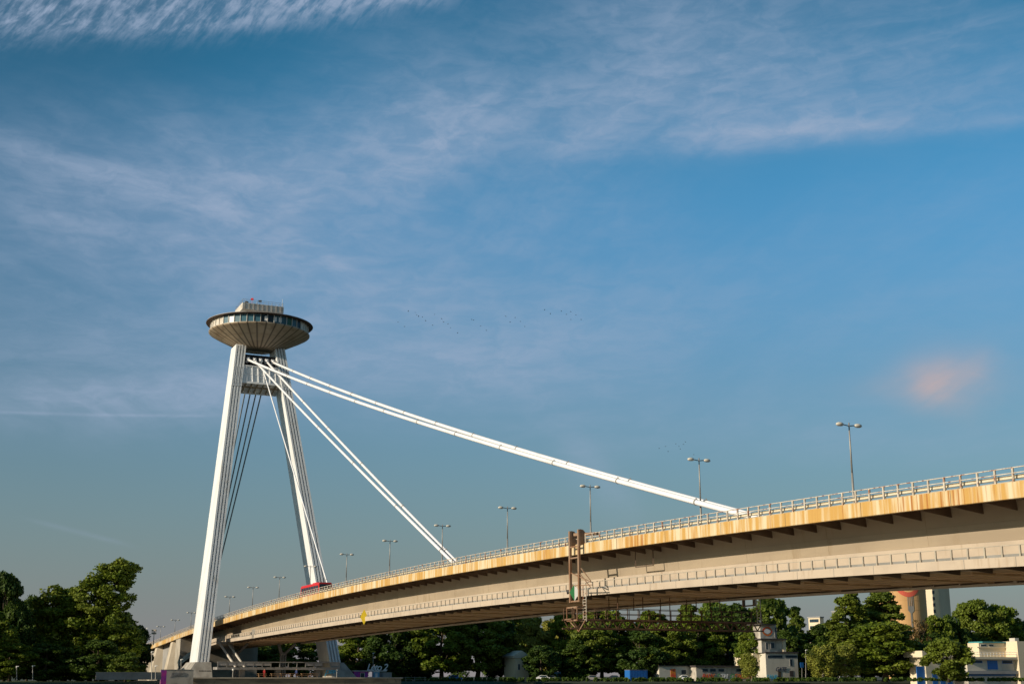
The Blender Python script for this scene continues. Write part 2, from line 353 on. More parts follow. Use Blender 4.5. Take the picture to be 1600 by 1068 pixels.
# ------------------------------------------------------------------ the bridge
def rail(s): return -1.2553e-4*s*s+.0238045*s+14.214 if s<285 else rail(284.99)-.046*(s-285)
def deck(s): return rail(s)-1.0
def low(s): return 3.3707e-7*s**3-1.8948e-4*s*s+.0234963*s+7.9106
SS=frange(-92,268,73)
bridge=empty('road_bridge',at_bridge(0,0,0),'pale double deck road bridge with rust streaked edge climbing to the right over the river','bridge')
SF=frange(-92,345,90)
MB().sweep(lambda s:[(-10.3,deck(s)-.45),(10.3,deck(s)-.45),(10.3,deck(s)-.02),(-10.3,deck(s)-.02)],SF).build('deck_slab','under_paint',bridge)
b=MB()
for w0,w1 in ((-8.6,-.7),(.7,8.6)): b.sweep(lambda s:[(w0,deck(s)),(w1,deck(s))],SF,False)
b.build('carriageway','asphalt',bridge)
b=MB()
for w in (-8.3,-1.0,1.0,8.3): b.sweep(lambda s:[(w-.07,deck(s)+.005),(w+.07,deck(s)+.005)],SF,False)
for w in (-4.65,4.65):
    for k in range(0,72): b.sweep(lambda s:[(w-.06,deck(s)+.005),(w+.06,deck(s)+.005)],[-90+6*k,-87+6*k],False)
b.build('lane_markings','line_paint',bridge)
MB().sweep(lambda s:[(-.6,deck(s)-.02),(.6,deck(s)-.02),(.6,deck(s)+.18),(-.6,deck(s)+.18)],SF).build('median_kerb','concrete',bridge)
for sg in (1,-1):
    MB().sweep(lambda s:[(sg*8.7,deck(s)-.02),(sg*10.35,deck(s)-.02),(sg*10.35,deck(s)+.12),(sg*8.7,deck(s)+.12)],SF).build('kerb_strip','concrete',bridge)
    b=MB(); b.sweep(lambda s:[(sg*10.36,deck(s)-1.05),(sg*10.52,deck(s)-1.05),(sg*10.52,deck(s)+.03),(sg*10.36,deck(s)+.03)],SF)
    b.sweep(lambda s:[(sg*10.1,deck(s)-1.05),(sg*10.352,deck(s)-1.05),(sg*10.352,deck(s)-.98),(sg*10.1,deck(s)-.98)],SF)
    b.build('edge_fascia','fascia_rust',bridge)
def webw(s,z):  # half width of the box at height z
    t=(z-low(s))/(deck(s)-.45-low(s)); return 6.0+.45*max(0,min(1,t))
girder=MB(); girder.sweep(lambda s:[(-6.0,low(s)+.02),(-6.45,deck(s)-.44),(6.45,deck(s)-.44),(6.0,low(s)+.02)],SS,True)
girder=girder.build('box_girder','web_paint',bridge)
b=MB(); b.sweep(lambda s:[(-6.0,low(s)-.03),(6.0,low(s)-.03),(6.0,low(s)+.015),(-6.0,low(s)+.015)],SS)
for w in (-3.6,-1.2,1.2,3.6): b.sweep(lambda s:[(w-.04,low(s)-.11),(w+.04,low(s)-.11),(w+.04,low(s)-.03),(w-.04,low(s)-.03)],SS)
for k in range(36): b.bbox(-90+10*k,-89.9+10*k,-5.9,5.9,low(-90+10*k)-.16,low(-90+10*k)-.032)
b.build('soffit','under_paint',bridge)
b=MB()
for sg in (1,-1):
    b.sweep(lambda s:[(sg*(webw(s,deck(s)-2.0)+.0),deck(s)-2.02),(sg*(webw(s,deck(s)-2.0)+.05),deck(s)-2.02),(sg*(webw(s,deck(s)-2.0)+.05),deck(s)-1.96),(sg*(webw(s,deck(s)-2.0)),deck(s)-1.96)],SS)
b.build('weld_seam','web_paint',girder)
b=MB()
for sg in (1,-1): b.sweep(lambda s:[(sg*6.05,low(s)+.30),(sg*6.62,low(s)+.30),(sg*6.62,low(s)+1.95),(sg*6.28,low(s)+2.0)],SS)
b.build('service_duct','walk_paint',bridge)
rng=random.Random(4)
# brackets under the roadway edge and under the walkways: the hundred that show largest are parts, the rest one mesh
def plate(b,s,pts,t=.10):
    vs=[P(s-t/2,w,z) for w,z in pts]+[P(s+t/2,w,z) for w,z in pts]; n=len(pts)
    b.add(vs,[tuple(range(n))[::-1],tuple(range(n,2*n))]+[(i,(i+1)%n,(i+1)%n+n,i+n) for i in range(n)])
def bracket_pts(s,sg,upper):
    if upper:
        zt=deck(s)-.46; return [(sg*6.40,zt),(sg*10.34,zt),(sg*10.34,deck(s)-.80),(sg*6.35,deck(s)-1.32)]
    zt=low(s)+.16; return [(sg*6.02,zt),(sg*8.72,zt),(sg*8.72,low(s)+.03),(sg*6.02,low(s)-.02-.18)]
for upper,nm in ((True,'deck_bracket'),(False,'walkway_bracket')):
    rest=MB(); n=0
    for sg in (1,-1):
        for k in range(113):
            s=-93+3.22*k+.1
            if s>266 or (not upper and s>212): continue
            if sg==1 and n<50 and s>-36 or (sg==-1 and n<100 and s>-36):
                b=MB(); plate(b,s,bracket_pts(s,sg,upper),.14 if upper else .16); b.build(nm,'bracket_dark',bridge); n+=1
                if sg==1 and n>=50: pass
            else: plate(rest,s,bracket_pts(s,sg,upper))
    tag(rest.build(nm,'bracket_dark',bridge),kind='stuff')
LW=frange(-92,214,62)
for sg in (1,-1):
    b=MB(); b.sweep(lambda s:[(sg*6.01,low(s)+.16),(sg*8.75,low(s)+.16),(sg*8.75,low(s)+.29),(sg*6.01,low(s)+.29)],LW); b.build('walkway_floor','walk_paint',bridge)
    b=MB(); b.sweep(lambda s:[(sg*8.66,low(s)+.30),(sg*8.72,low(s)+.30),(sg*8.72,low(s)+.86),(sg*8.66,low(s)+.86)],LW); b.build('shade_strip','galv',bridge)  # grey strip standing in for the shaded gap at the railing foot
    b=MB(); lw=0 if sg>0 else -.22; b.sweep(lambda s:[(sg*8.74,low(s)+lw),(sg*8.86,low(s)+lw),(sg*8.86,low(s)+.67),(sg*8.74,low(s)+.67)],LW); b.build('walkway_fascia','walk_paint',bridge)
b=MB(); b.bbox(-96,-92,-12,12,-2,rail(-94)-.9); b.build('abutment','concrete',bridge)
for k in range(62):
    s=-90+4.83*k; b=MB(); b.bbox(s-.02,s+.02,8.861,8.872,low(s)+.01,low(s)+.66); b.build('fascia_joint','galv',bridge)
for k in range(42):
    s=-91+9.66*k; b=MB(); b.bbox(s-.02,s+.02,10.521,10.532,deck(s)-1.04,deck(s)+.02); b.build('edge_joint','bracket_dark',bridge)
# cross frames with the seams of the plates on the outer web
b=MB()
for k in range(30):
    s=-88+12*k
    if s<262: b.hexa([P(s-.04,6.0+dw,low(s)+2.02) if z==0 else P(s-.04,6.44+dw,deck(s)-.5) for z in (0,1) for dw in (0,.02)][:0] or [P(a,webw(s,z)+dw,z) for z in (low(s)+2.05,deck(s)-.5) for a,dw in ((s-.04,.0),(s+.04,.0),(s+.04,.015),(s-.04,.015))])
b.build('plate_seam','web_paint',girder)
# suspended pipe frame under the edge
b=MB()
for s in (26.2,22.6): b.bar(P(s,7.6,deck(s)-1.0),P(s,7.6,low(s)+2.6),.10,.10)
b.bar(P(26.2,7.6,low(26)+2.6),P(22.6,7.6,low(22)+2.6),.10,.10)
b.build('pipe_frame','bracket_dark',bridge)
# ---- railings
def railing(name,label,wv,base,h,mids,s0,s1,step,m,pw,sel,nparts=100,infill=False,cat='railing',thick=.045):
    root=empty(name,at_bridge(sel,wv,base(sel)),label,cat)
    ns=int((s1-s0)/step); pos=[s0+step*k for k in range(ns+1)]
    key=sorted(pos,key=lambda s:abs(s-(sel)) if s>=-34 else 999)[:nparts]; ks=set(key)
    rest=MB(); c=0
    for s in pos:
        p0,p1=P(s,wv,base(s)),P(s,wv,base(s)+h)
        if s in ks: bb=MB()
        else: bb=rest; c+=1
        bb.bar(p0,p1,pw*.75,pw,up=D)
        if s in ks: bb.build('post',m,root)
    if c: tag(rest.build('post',m,root),kind='stuff')
    st=frange(s0,s1,max(2,int((s1-s0)/4)))
    MB().sweep(lambda s:[(wv-thick,base(s)+h),(wv+thick,base(s)+h),(wv+thick,base(s)+h+.06),(wv-thick,base(s)+h+.06)],st).build('top_rail',m,root)
    for mz in mids:
        MB().sweep(lambda s:[(wv-.03,base(s)+mz-.03),(wv+.03,base(s)+mz-.03),(wv+.03,base(s)+mz+.03),(wv-.03,base(s)+mz+.03)],st).build('mid_rail',m,root)
    return root
base_up=lambda s:deck(s)+.03
railing('roadway_railing','rust flecked steel railing along the near edge of the upper roadway',10.42,base_up,.93,(.60,),-92,340,1.61,'rail_paint',.145,-34)
railing('roadway_railing','steel railing along the far edge of the upper roadway, glimpsed between near posts',-10.42,base_up,.93,(.60,),-92,340,1.61,'rail_paint',.17,-34,60)
def guard(w,label,side):
    root=empty('guard_rail',at_bridge(-34,w,deck(-34)),label,'crash barrier')
    st=frange(-92,338,216)
    b=MB(); b.sweep(lambda s:[(w,deck(s)+.28),(w+side*.09,deck(s)+.33),(w+side*.03,deck(s)+.42),(w+side*.09,deck(s)+.51),(w,deck(s)+.57),(w-side*.02,deck(s)+.57),(w-side*.02,deck(s)+.28)],st); b.build('beam','guard_steel',root)
    rest=MB()
    for k in range(100 if side>0 else 40):
        s=-34+1.61*k+.35; bb=MB(); bb.bar(P(s,w-side*.07,deck(s)+.1),P(s,w-side*.07,deck(s)+.50),.08,.09,up=D); bb.bar(P(s,w-side*.02,deck(s)+.25),P(s+.12,w+side*.25,deck(s)+.12),.05,.06); bb.build('post','galv',root)
    for k in range(267):
        s=-92+1.61*k
        if s<-34 or s>-34+1.61*(100 if side>0 else 40): rest.bar(P(s,w-side*.07,deck(s)+.1),P(s,w-side*.07,deck(s)+.50),.08,.09,up=D)
    tag(rest.build('post','galv',root),kind='stuff')
guard(10.02,'cream crash barrier running just behind the near roadway railing',1)
guard(-10.02,'cream crash barrier along the far edge of the upper roadway',-1)
base_lo=lambda s:low(s)+.67
railing('walkway_railing','dull grey railing of the near lower walkway in front of the pale girder',8.80,base_lo,.74,(),-92,214,1.61,'rail_pale',.13,-34,thick=.045)
railing('walkway_railing','railing of the far lower walkway beyond the dark underside of the bridge',-8.80,base_lo,.74,(),-92,214,1.61,'rail_pale',.11,-34,20,thick=.045)
# ------------------------------------------------------------------ the pylon
def sf(z): return 206.03+.3107*z
def Wc(z): return 15.62-.128*z
def Dd(z): return 8.96-.0367*z
Fw=2.6
pylon=empty('bridge_pylon',at_bridge(208,0,-.2),'tall white A shaped bridge pylon with two fluted legs leaning away from the river','bridge tower')
def leg(sg):
    b=MB(); zs=[0.6]+frange(4,82.6,14)
    def sec(z):
        c=sg*Wc(z); e=[]; w=c+Fw/2; pw,g=.41,.32; s0=sf(z)
        for i in range(4):
            e+=[(s0,w),(s0,w-pw)]; w-=pw
            if i<3: e+=[(s0+.6,w),(s0+.6,w-g)]; w-=g
        return e+[(s0+Dd(z),c-Fw/2),(s0+Dd(z),c+Fw/2)]
    n=len(sec(0)); vs=[P(s,w,z) for z in zs for s,w in sec(z)]
    fs=[(i*n+k,i*n+(k+1)%n,(i+1)*n+(k+1)%n,(i+1)*n+k) for i in range(len(zs)-1) for k in range(n)]+[tuple(range(n))[::-1],tuple(range((len(zs)-1)*n,len(zs)*n))]
    b.add(vs,fs); lg=b.build('leg','pylon_paint',pylon)
    b=MB()                                   # finer fluting beside the crossbeam
    for i in range(7):
        t=-Fw/2+.1+i*(Fw-.2)/6
        lo_,hi_=71.0,76.2
        b.hexa([P(sf(z)+ds,sg*Wc(z)+t+dw,z) for z in (lo_,hi_) for ds,dw in ((-.10,-.05),(.30,-.05),(.30,.05),(-.10,.05))])
    for z in (70.95,76.25): b.bbox(sf(z)-.12,sf(z)+.3,sg*Wc(z)-Fw/2,sg*Wc(z)+Fw/2,z-.06,z+.06)
    b.build('fluted_band','pylon_paint',lg)
    return lg
lg1=leg(1); lg2=leg(-1)
a_=Vector((.3107,0,1)).normalized(); b_=Vector((1,0,-.3107)).normalized()
def LP(o,u,v,w):      # leaning frame: o=(s,z) origin, u depth, v up
    return P(o[0]+b_.x*u+a_.x*v,w,o[1]+b_.z*u+a_.z*v)
o0=(sf(71.9)+.35,71.9)
def lbox(b,o,u0,u1,v0,v1,w0,w1):
    def ww(w,v,u):
        if isinstance(w,str): z=o[1]+a_.z*v; return (1 if w[0]=='+' else -1)*(Wc(z)-Fw/2+.03)
        return w
    b.hexa([LP(o,u,v,ww(w,v,u)) for v in (v0,v1) for u,w in ((u0,w0),(u1,w0),(u1,w1),(u0,w1))])
cb=MB(); lbox(cb,o0,0,5.4,.5,5.0,'-','+'); lbox(cb,o0,-.25,5.6,5.0,5.25,'-','+'); lbox(cb,o0,-.2,.0,0,.5,'-','+'); lbox(cb,o0,5.2,5.5,0,.5,'-','+')
cbo=cb.build('crossbeam','pylon_paint',pylon)
b=MB()
for w in (-3.7,-2.2,-.7,.8,2.3,3.8): lbox(b,o0,-.22,-.002,.5,5.0,w-.08,w+.08)
lbox(b,o0,-.10,-.002,2.6,2.75,-4.6,4.6); b.build('stiffener','pylon_paint',cbo)
b=MB()
for w in (-3.9,-2.3,-.8,.8,2.3,3.9): lbox(b,o0,.02,5.18,.1,.498,w-.12,w+.12)
lbox(b,o0,2.3,2.6,.15,.497,-5,5); b.build('coffer_rib','web_paint',cbo)
b=MB(); lbox(b,o0,1.0,5.4,8.0,8.7,'-','+'); lbox(b,o0,.6,5.6,8.75,8.9,'-','+'); b.build('upper_platform','dark_metal',pylon)
b=MB(); lbox(b,o0,4.6,5.2,5.3,8.0,'-','+'); b.build('back_wall','dark_metal',pylon)
b=MB()
for w in frange(-3.6,3.6,8): b.tube(LP(o0,.8,8.9,w),LP(o0,.8,10.0,w),.035,n=5)
for v in (9.4,10.0): b.tube(LP(o0,.8,v,-3.9),LP(o0,.8,v,3.9),.04,n=5)
b.build('platform_railing','rail_paint',pylon)
SWs=(3.2,1.6,0,-1.6,-3.2); SAD=(232.3,79.0)
for w in SWs:
    b=MB(); b.bbox(SAD[0]-1.3,SAD[0]+.6,w-.36,w+.36,78.1,79.3); b.tube(P(SAD[0]-2.4,w,78.35),P(SAD[0]-.6,w,79.0),.34,.30,n=12); b.build('cable_saddle','cable_white',pylon)
b=MB()
for w in (2.4,.8,-.8,-2.4): b.bbox(SAD[0]-.6,SAD[0]+.1,w-.12,w+.12,77.3,79.6)
b.build('saddle_strut','dark_metal',pylon)
# footings
for sg in (1,-1):
    b=MB(); c=sg*(Wc(1))
    s1,s0=sf(3.0)+Dd(3)+1.0,sf(3)-.7
    so,si=(c+sg*1.55),(c-sg*1.9)
    b.hexa([P(s0-2.2,si,-.25),P(s0-2.2,so+sg*2.6,-.25),P(s1+1,so+sg*2.6,-.25),P(s1+1,si,-.25),P(s0,si,3.1),P(s0,so,3.1),P(s1,so,3.1),P(s1,si,3.1)])
    b.build('footing','leg_concrete',pylon)
b=MB()
for k in range(8): b.bbox(sf(3)-2.05+.28*0,sf(3)-1.9,15.0-.0+(-1.1+k*.34),15.12+(-1.1+k*.34),.1,1.3)
b.build('score_marks','bark',pylon)
# ---- cables: gently sagging from the saddles to the deck and down to the rear anchor
def cable(root,w0,w1,s_end,z_end,sag,r,m,nclamp,n=40,name='cable'):
    a=Vector((SAD[0]-1.2,w0,78.6 if s_end<232 else 78.6)); e=Vector((s_end,w1,z_end)); pts=[]
    if s_end>232: a=Vector((SAD[0]+.5,w0,79.0))
    for i in range(n+1):
        t=i/n; p=a.lerp(e,t); p.z-=4*sag*t*(1-t); pts.append(P(*p))
    b=MB(); b.path(pts,r,10); o=b.build(name,m,root,smooth=True)
    for k in range(nclamp):
        t=.12+.82*k/max(1,nclamp-1); i=int(t*n); d=(pts[i+1]-pts[i]).normalized(); b=MB(); q=pts[i]
        b.tube(q-d*.10,q+d*.10,r*1.15,n=10); b.box(q+Vector((0,0,r*1.3)),(.12,.12,.16)); b.build('clamp','galv',o)
    return o
def cab_root(w,label): return empty('stay_cable',at_bridge(SAD[0],w,78.6),label,'cable')
for w,w1,l in ((3.2,.42,'near one of the two long white stay cables sweeping out to the right'),(-3.2,-.42,'far one of the two long white stay cables, the upper one at the tower')):
    r=cab_root(w,l); cable(r,w,w1,8.4,deck(8)+.2,1.7,.30,'cable_white',12)
for w,w1,l in ((1.6,.34,'lower of the two middle white stay cables meeting the deck halfway'),(-1.6,-.34,'upper of the two middle white stay cables meeting the deck halfway')):
    r=cab_root(w,l); cable(r,w,w1,89.8,deck(90)+.2,.5,.26,'cable_white',6)
r=cab_root(0,'single short white stay cable crossing the face of the right pylon leg'); cable(r,0,0,159.5,deck(159)+.2,.2,.16,'cable_white',2)
bl=['leftmost','second from left','third from left','rightmost']
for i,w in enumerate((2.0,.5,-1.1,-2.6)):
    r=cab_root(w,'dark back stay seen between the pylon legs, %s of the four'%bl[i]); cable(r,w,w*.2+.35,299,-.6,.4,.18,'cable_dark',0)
for s in (8.4,89.8,159.5):
    b=MB(); b.bbox(s-2.2,s+1.0,-.62,.62,deck(s)+.19,deck(s)+.75); b.build('cable_anchor','cable_white',bridge)
# ------------------------------------------------------------------ the flying saucer restaurant
SC=(234.5,-.15,0)
saucer=empty('saucer_restaurant',at_bridge(234.5,0,82.3),'round saucer shaped restaurant with a ribbed bowl and window band on top of the pylon','building')
c0=P(*SC)
b=MB(); b.lathe(c0,[(0.01,82.1),(4.2,82.15),(5.0,82.35),(8.2,83.75),(11.1,85.2),(12.7,86.1),(12.98,86.35),(12.98,86.55),(12.4,86.6)],120); b.build('bowl','bowl_metal',saucer,smooth=False)
b=MB(); b.lathe(c0,[(12.1,88.62),(13.65,88.72),(13.78,88.85)],120); b.build('eaves','roof_under',saucer)
b=MB(); b.lathe(c0,[(13.78,88.85),(13.7,88.98),(9.0,90.25),(4,90.7),(.01,90.8)],120); b.build('roof','roof_metal',saucer)
vd=(Vector((0,0,0))-Vector((c0.x,c0.y,0))).normalized(); va=math.atan2(vd.y,vd.x)
npan=46; rngp=random.Random(11)
for k in range(npan):
    a0=2*math.pi*k/npan; a1=a0+2*math.pi/npan; am=(a0+a1)/2; rel=(am-va+math.pi)%(2*math.pi)-math.pi
    vs=[c0+Vector((12.5*math.cos(a),12.5*math.sin(a),z)) for a,z in ((a0,86.6),(a1,86.6),(a1,88.66),(a0,88.66))]
    b=MB(); b.add(vs,[(0,1,2,3)])
    front=-R(47)<rel<R(55)
    if front: b.build('window',rngp.choice(['glass','glass','glass','glass_blue','glass_blue','glass_green']),saucer)
    else: b.build('wall_panel','panel_white',saucer)
    b=MB(); q=c0+Vector((12.58*math.cos(a0),12.58*math.sin(a0),0)); rr=Matrix.Rotation(a0,3,'Z'); b.box(q+Vector((0,0,87.63)),(.22,.13,2.05),rr); b.build('mullion','mullion',saucer)
for rel in (.12,.3,.41,.55):       # white notices behind the glass
    a=va+rel; q=c0+Vector((12.56*math.cos(a),12.56*math.sin(a),87.6)); b=MB(); b.box(q,(.02,.8,1.2),Matrix.Rotation(a,3,'Z')); b.build('notice','white_paint' if rel<.5 else 'glass_blue',saucer)
b=MB(); b.bbox(231.6,238.0,-4.2,4.4,90.3,91.8); b.build('roof_lounge','glass',saucer)
b=MB(); b.bbox(230.2,238.8,-5.2,5.6,91.75,93.45); box=b.build('roof_terrace','panel_white',saucer)
b=MB()
for w in frange(-4.6,4.9,9): b.bbox(230.14,230.195,w-.03,w+.03,91.8,93.4)
b.build('panel_joint','roof_under',box)
b=MB(); 
for w in frange(-5.05,5.6,12):
    for s in (230.4,238.6): b.tube(P(s,w,93.4),P(s,w,94.4),.03,n=5)
for s in (230.4,238.6):
    for z in (93.9,94.4): b.tube(P(s,-5.05,z),P(s,5.45,z),.035,n=5)
for w in (-5.05,5.45):
    for z in (93.9,94.4): b.tube(P(230.4,w,z),P(238.6,w,z),.035,n=5)
b.build('terrace_railing','galv',box)
for s,w,h,m in ((231,4.9,1.3,'galv'),(234.5,3.6,1.9,'dark_metal'),(232.6,-4.0,1.2,'lamp_white'),(236.4,-1.2,1.9,'galv'),(231.3,1.7,1.0,'galv'),(231.5,2.9,2.1,'red_paint'),(231.2,-5.0,2.4,'lamp_white'),(232,.7,1.5,'dark_metal'),(236,4.8,1.8,'galv'),(233,-2.6,1.3,'galv')):
    b=MB(); b.tube(P(s,w,93.4),P(s,w,93.4+h),.06,.03,n=6)
    if m=='red_paint': b.box(P(s,w,94.9),(.7,.3,.5))
    elif m=='dark_metal': b.box(P(s,w,94.8),(.8,.5,.35))
    b.build('antenna',m,box)
# ------------------------------------------------------------------ street lamps of the median
lamp=empty('street_lamp',at_bridge(0,0,deck(0)+.18),None,'street lamp','twin headed street lamps along the middle of the roadway')
H=8.72
b=MB(); b.tube(P(0,0,deck(0)+.1),P(0,0,deck(0)+4.5),.13,.10,n=10); b.tube(P(0,0,deck(0)+4.5),P(0,0,deck(0)+9.1),.085,.06,n=10); b.tube(P(0,0,deck(0)+.1),P(0,0,deck(0)+.9),.2,.17,n=10); b.build('pole','galv',lamp,smooth=True)
z=deck(0)+8.85
for sg in (1,-1):
    b=MB(); b.tube(P(0,0,z-.05),P(0,sg*.75,z+.05),.045,n=6); ar=b.build('arm','dark_metal',lamp)
    b=MB(); n=10; cc=P(0,sg*1.02,z+.03); vs=[];fs=[]
    for i in range(n+1):
        t=math.pi*i/n; rr=math.sin(t)
        for k in range(12):
            a=2*math.pi*k/12; vs.append(cc-N*sg*.42*math.cos(t)+D*.24*rr*math.cos(a)+Vector((0,0,.21*rr*math.sin(a)*(1 if math.sin(a)>0 else .85))))
    fs=[(i*12+k,i*12+(k+1)%12,(i+1)*12+(k+1)%12,(i+1)*12+k) for i in range(n) for k in range(12)]
    b.add(vs,fs); b.build('lamp_head','lamp_cover',lamp,smooth=True)
lab={0:'rightmost twin headed lamp, tallest in view, near the right end of the bridge',1:'twin headed lamp where the long stay cables reach the deck',2:'twin headed lamp just right of the inspection gantry posts',3:'twin headed lamp midway between the gantry posts and the end of the middle cables',
4:'twin headed lamp whose post the middle stay cables cross just above the deck',5:'twin headed lamp first to the left of where the middle cables land',6:'twin headed lamp first to the right of the red bus',7:'twin headed lamp standing against the white face of the right pylon leg',
8:'twin headed lamp between the pylon legs, nearest to the red bus',9:'twin headed lamp in the middle of the gap between the pylon legs',10:'twin headed lamp between the pylon legs, next to the left leg',11:'twin headed lamp mostly hidden behind the left pylon leg',12:'twin headed lamp first to the left of the left pylon leg',13:'twin headed lamp second to the left of the left pylon leg',14:'twin headed lamp leftmost on the roadway near the tree'}
for k in range(0,15):
    s=25.25*k; o=lamp if k==0 else copy_tree(lamp); o.matrix_world=at_bridge(s,0,deck(s)+.18 if k<12 else deck(s)+.5); o['label']=lab[k]
# ------------------------------------------------------------------ the red bus
def bus():
    s0,s1,w0,w1=145.4,157.9,4.6,7.1; zd=(deck(s0)+deck(s1))/2+.03
    r=empty('city_bus',at_bridge((s0+s1)/2,(w0+w1)/2,zd),'red city bus driving across the upper roadway beside the right pylon leg','bus')
    b=MB(); 
    prof=[(w0,.35),(w1,.35),(w1,2.75),(w1-.18,3.0),(w0+.18,3.0),(w0,2.75)]
    b.add([P(s,w,zd+z) for s in (s0,s1) for w,z in prof],[tuple(range(6))[::-1],tuple(range(6,12))]+[(i,(i+1)%6,(i+1)%6+6,i+6) for i in range(6)]); b.build('body','red_paint',r)
    for sg,w in ((1,w1),(-1,w0)):
        for k in range(7):
            a=s0+.5+k*1.68; b=MB(); b.bbox(a,a+1.5,w-.01 if sg>0 else w-.02,w+.02 if sg>0 else w+.01,zd+1.25,zd+2.5); b.build('window','glass',r)
    b=MB(); b.bbox(s0-.03,s0+.01,w0+.15,w1-.15,zd+1.1,zd+2.7); b.build('windscreen','glass',r)
    b=MB(); b.bbox(s1-.01,s1+.03,w0+.3,w1-.3,zd+1.4,zd+2.5); b.build('rear_window','glass',r)
    b=MB(); b.bbox(s0+3,s0+6,w0+.5,w1-.5,zd+2.99,zd+3.2); b.build('roof_unit','red_paint',r)
    for s in (s0+2.6,s1-3.2):
        for w in (w0+.16,w1-.16):
            b=MB(); b.tube(P(s,w-.15,zd+.48),P(s,w+.15,zd+.48),.48,n=16); t=b.build('wheel','rubber',r)
            b=MB(); b.tube(P(s,w-.16,zd+.48),P(s,w+.16,zd+.48),.24,n=12); b.build('rim','galv',t)
    for w in (w0+.35,w1-.35):
        b=MB(); b.box(P(s0-.02,w,zd+.7),(.25,.25,.2)); b.build('headlight','lamp_white',r)
bus()
# ------------------------------------------------------------------ inspection gantry slung under the bridge
g=empty('inspection_gantry',at_bridge(33.2,11.1,4.9),'rusty steel inspection gantry hanging under the bridge on two tall posts','gantry')
for sg in (1,-1):
    for s in (34.3,32.2):
        b=MB(); b.bar(P(s,sg*11.12,7.7),P(s,sg*11.12,15.35),.24,.30,up=D)
        plate(b,s,[(sg*11.0,13.6),(sg*10.3,13.9),(sg*10.2,14.9),(sg*10.6,15.35),(sg*11.0,15.40)],.10); b.build('post','gantry_rust',g)
    b=MB(); b.bar(P(34.3,sg*10.6,15.0),P(30.0,sg*10.0,14.75),.35,.30); b.bar(P(34.3,sg*11.1,12.4),P(32.2,sg*11.1,12.4),.15,.15); b.bar(P(34.3,sg*11.1,13.6),P(32.2,sg*11.1,13.6),.15,.15)
    b.bar(P(34.3,sg*11.1,7.8),P(32.2,sg*11.1,7.8),.15,.15); b.bar(P(34.3,sg*11.1,10.9),P(29.6,sg*11.1,9.6),.10,.10); b.bar(P(32.2,sg*11.1,10.7),P(29.6,sg*11.1,9.0),.08,.08); b.bar(P(31.8,sg*11.1,11.2),P(29.6,sg*11.1,9.7),.08,.08); b.bar(P(34.1,sg*11.0,9.5),P(29.4,sg*11.0,9.3),.1,.1); b.build('frame','gantry_rust',g)
    b=MB()
    for s in (31.6,30.9): b.bar(P(s,sg*11.0,9.4),P(s,sg*11.0,5.6),.07,.07,up=D)
    for k in range(13): b.bar(P(31.6,sg*11,5.8+.3*k),P(30.9,sg*11,5.8+.3*k),.05,.05)
    b.build('ladder','rail_paint',g)
b=MB()
for s in (34.2,32.2):
    for z in (4.95,5.85): b.bar(P(s,12.2,z),P(s,-12.2,z),.14,.14)
    for k in range(20):
        w0=12-24*k/20; w1=w0-24/20; wm=(w0+w1)/2
        b.bar(P(s,w0,5.85),P(s,wm,4.95),.09,.09); b.bar(P(s,wm,4.95),P(s,w1,5.85),.09,.09)
for k in range(25): b.bar(P(34.2,12-k,5.85),P(32.2,12-k,5.85),.08,.08); 
b.build('truss','gantry_dark',g)
b=MB(); b.sweep(lambda s:[(-12,5.90),(12,5.90),(12,5.96),(-12,5.96)],[32.3,34.1]); b.build('floor','gantry_dark',g)
b=MB()
for s in (34.2,32.2):
    for z in (6.5,7.05): b.bar(P(s,12,z),P(s,-12,z),.06,.06)
    for k in range(19): b.bar(P(s,12-24*k/18,5.85),P(s,12-24*k/18,7.05),.07,.07,up=D)
b.build('handrail','gantry_dark',g)
for w in (6.5,3.4,0,-3.4,-6.5): 
    for s in (34.2,32.2): b=MB(); b.bar(P(s,w,7.0),P(s,w,low(33)-.1),.08,.08,up=D); b.build('hanger','gantry_dark',g)
b=MB(); BA=[(33.9,10.95),(33.75,11.85),(31.35,11.85),(31.5,10.95)]
for z in (5.75,7.1):
    for k in range(4): b.bar(P(*BA[k],z),P(*BA[(k+1)%4],z),.11,.16)
for k in range(4): b.bar(P(*BA[k],5.75),P(*BA[k],7.1),.11,.11,up=D)
b.bar(P(33.4,11.7,5.7),P(31.9,11.4,4.6),.1,.1); b.bar(P(30.6,11.3,5.7),P(31.9,11.4,4.6),.1,.1); b.build('basket','gantry_rust',g)
